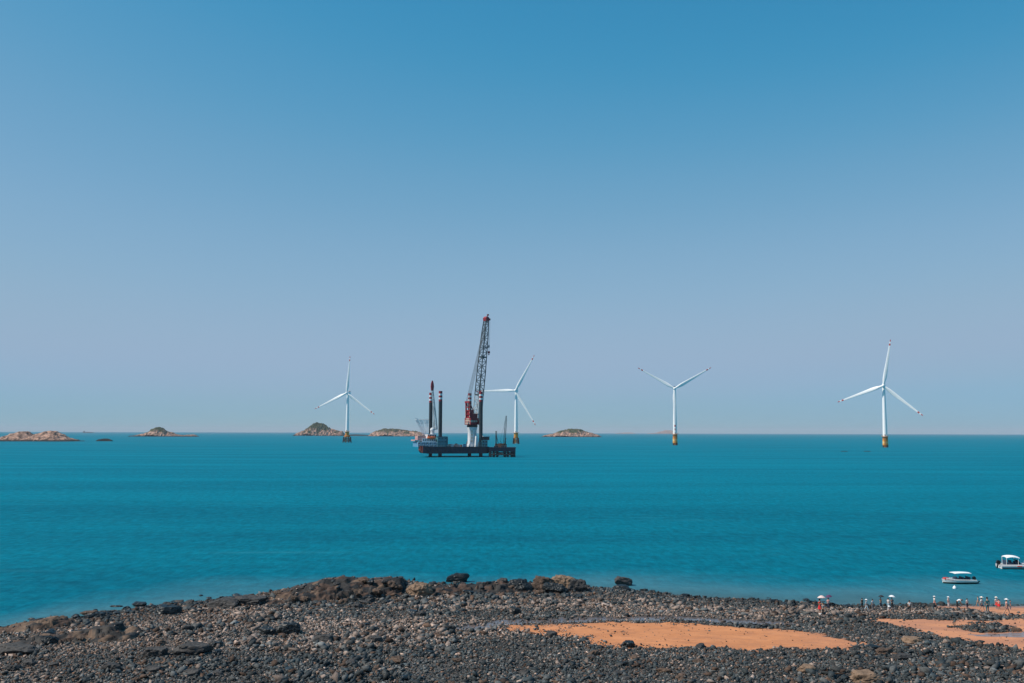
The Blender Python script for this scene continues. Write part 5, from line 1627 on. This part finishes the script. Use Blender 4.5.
def person(px, py, hpx, pose, top_, low, lowc, label, rz=0.0, hat=None, hair='hair', shoe='grey', umb=None, group='visitors along the water edge'):
    g = on_ground(px, py)
    if g.z < -0.05: g = Vector((*on_plane(px, py, 0)[:2], -0.05))
    P = pose_meshes(pose)
    if not sand_mask(np.array([g.x]), np.array([g.y]))[0]: g.z += 0.10          # standing on the stones
    nat = {'crouch': 1.08, 'bend': 1.26}.get(pose, 1.70)
    k = hpx / FPX * g.y / nat
    k = max(0.72, min(1.12, k))
    root = empty('person', g, R_(rz)); root.scale = (k, k, k); tag(root, label, 'person', group)
    o = bpy.data.objects.new('body', P['body']); COL.objects.link(o); o.parent = root
    part(P['shirt'], pose + 'shirt', 'shirt', CLOTH[top_], root)
    part(P[low], pose + low, low, CLOTH[lowc], root)
    for n in 'rl': part(P['shoe' + n], pose + 'shoe' + n, 'shoe', CLOTH[shoe], root)
    if hat: part(P['hat'], pose + 'hat', 'sun_hat', CLOTH[hat], root)
    part(P['hair'], pose + 'hair', 'hair', CLOTH[hair], root)
    if umb:
        col, lab = umb
        Mx = Matrix.Translation(g) @ Matrix.Rotation(R_(rz), 4, 'Z') @ Matrix.Scale(k, 4)
        hand = Mx @ (P['J']['wrir'] + Vector((0.0, -.09, .03)))
        u = empty('umbrella', hand, R_(rz)); u.scale = (k, k, k); u.rotation_euler = (R_(-6), R_(8), R_(rz)); tag(u, lab, 'umbrella')
        MB().tube((0, 0, -.12), (0, 0, .78), .011, n=8).tube((0, 0, .86), (0, 0, .93), .008, n=6).build('shaft', W_STEEL, u)
        MB().tube((0, 0, -.22), (0, 0, -.08), .018, n=8).build('handle', W_DARK, u)
        rings = []
        for t in np.linspace(0.02, 1, 7):
            z = .88 - .30 * t ** 1.9
            UR_ = 0.54 * (0.92 if 'pinkish' in lab else 1.0)
            rings.append([(UR_ * t * math.cos(a) * (1 - .05 * t * (kk % 2)), UR_ * t * math.sin(a) * (1 - .05 * t * (kk % 2)), z + (.025 * t if kk % 2 else 0)) for kk, a in enumerate([2 * PI * q / 16 for q in range(16)])])
        inner = [[(x * .985, y_ * .985, z - .012) for x, y_, z in r_] for r_ in rings][::-1]
        MB().loft(rings + inner, caps=False).build('canopy', CLOTH[col], u, smooth='auto')
        q = MB()
        for kk in range(8):
            a = 2 * PI * kk / 8; q.tube((.03 * math.cos(a), .03 * math.sin(a), .55), (.30 * math.cos(a), .30 * math.sin(a), .76), .005, n=4)
        q.build('stretcher', W_STEEL, u)
    return root


person(820.0, 614.5, 14.5, 'umbrella', 'red', 'skirt', 'red', 'person in bright red top and skirt under a pale pink umbrella', 40, hat=None, shoe='white', umb=('cream', 'pale pinkish umbrella held by the person in red'))
person(823.2, 616.5, 13.0, 'stand', 'grey', 'trousers', 'black', 'person in grey top and black trousers standing beside the one in red', -40)
person(828.4, 609.5, 10.5, 'umbrella', 'pink', 'trousers', 'navy', 'person in pink top under a dark purple umbrella', 160, umb=('purple', 'dark purple umbrella right of the red clothed person'))
person(862.2, 608.6, 8.5, 'stand', 'black', 'trousers', 'black', 'person all in black standing at the dark rocks, alone before the groups', 200)
person(866.6, 611.5, 11.0, 'walk', 'paleblue', 'trousers', 'paleblue', 'person in pale blue clothes and a wide white sun hat', 70, hat='white')
person(872.8, 610.0, 10.0, 'stand', 'paleblue', 'trousers', 'grey', 'person in pale blue shirt and grey trousers, bareheaded', 190)
person(880.8, 607.6, 9.5, 'umbrella', 'black', 'trousers', 'navy', 'person in dark clothes under a black umbrella', 20, umb=('black', 'black umbrella above the person in dark clothes'))
person(888.4, 608.5, 9.5, 'stand', 'white', 'trousers', 'paleblue', 'person in white shirt standing left of the white umbrella', 120)
person(889.0, 612.9, 5.5, 'crouch', 'white', 'shorts', 'white', 'person in white crouching at the top edge of the right sand', 10, hat='white')
person(892.2, 609.0, 10.5, 'umbrella', 'navy', 'trousers', 'black', 'person in navy under the bright white umbrella', 0, umb=('white', 'bright white umbrella above the person in navy'))
person(909.7, 613.0, 11.5, 'stand', 'white', 'trousers', 'black', 'dark haired person in white shirt and black trousers on the rock band', 170)
person(934.6, 606.6, 10.5, 'walk', 'white', 'shorts', 'pink', 'person in white shirt, pink shorts and white hat at the water', 100, hat='white')
person(948.6, 606.4, 10.0, 'stand', 'white', 'trousers', 'white', 'person dressed all in white with a broad white hat', 30, hat='white')
person(957.3, 608.2, 9.5, 'bend', 'white', 'trousers', 'black', 'person bending down in white shirt and black trousers', 80)
person(967.3, 608.0, 8.5, 'stand', 'white', 'trousers', 'navy', 'short person in white shirt and navy trousers by the water', 200)
person(978.0, 605.5, 9.0, 'walk', 'grey', 'shorts', 'khaki', 'person in grey shirt and khaki shorts walking in the shallows', 260)
person(982.0, 612.0, 14.0, 'walk', 'white', 'shorts', 'navy', 'person in white top, navy shorts and cream hat, bare legged on wet sand', 60, hat='hat')
person(987.6, 613.4, 15.0, 'stand', 'teal', 'trousers', 'teal', 'tall person dressed all in dark teal', 180)
person(996.6, 608.6, 11.5, 'stand', 'white', 'skirt', 'red', 'person in white top and red skirt with a cream hat', 20, hat='hat')
person(999.0, 609.4, 10.0, 'stand', 'pink', 'skirt', 'red', 'person in pink top and red skirt next to the one in white and red', 330)
person(1007.0, 615.6, 15.5, 'walk', 'pink', 'shorts', 'pink', 'tall person in pink with a white sun hat walking on the sand', 80, hat='white')
person(1010.6, 609.6, 8.0, 'stand', 'jeans', 'trousers', 'jeans', 'small child in dark blue at the far right of the group', 60)
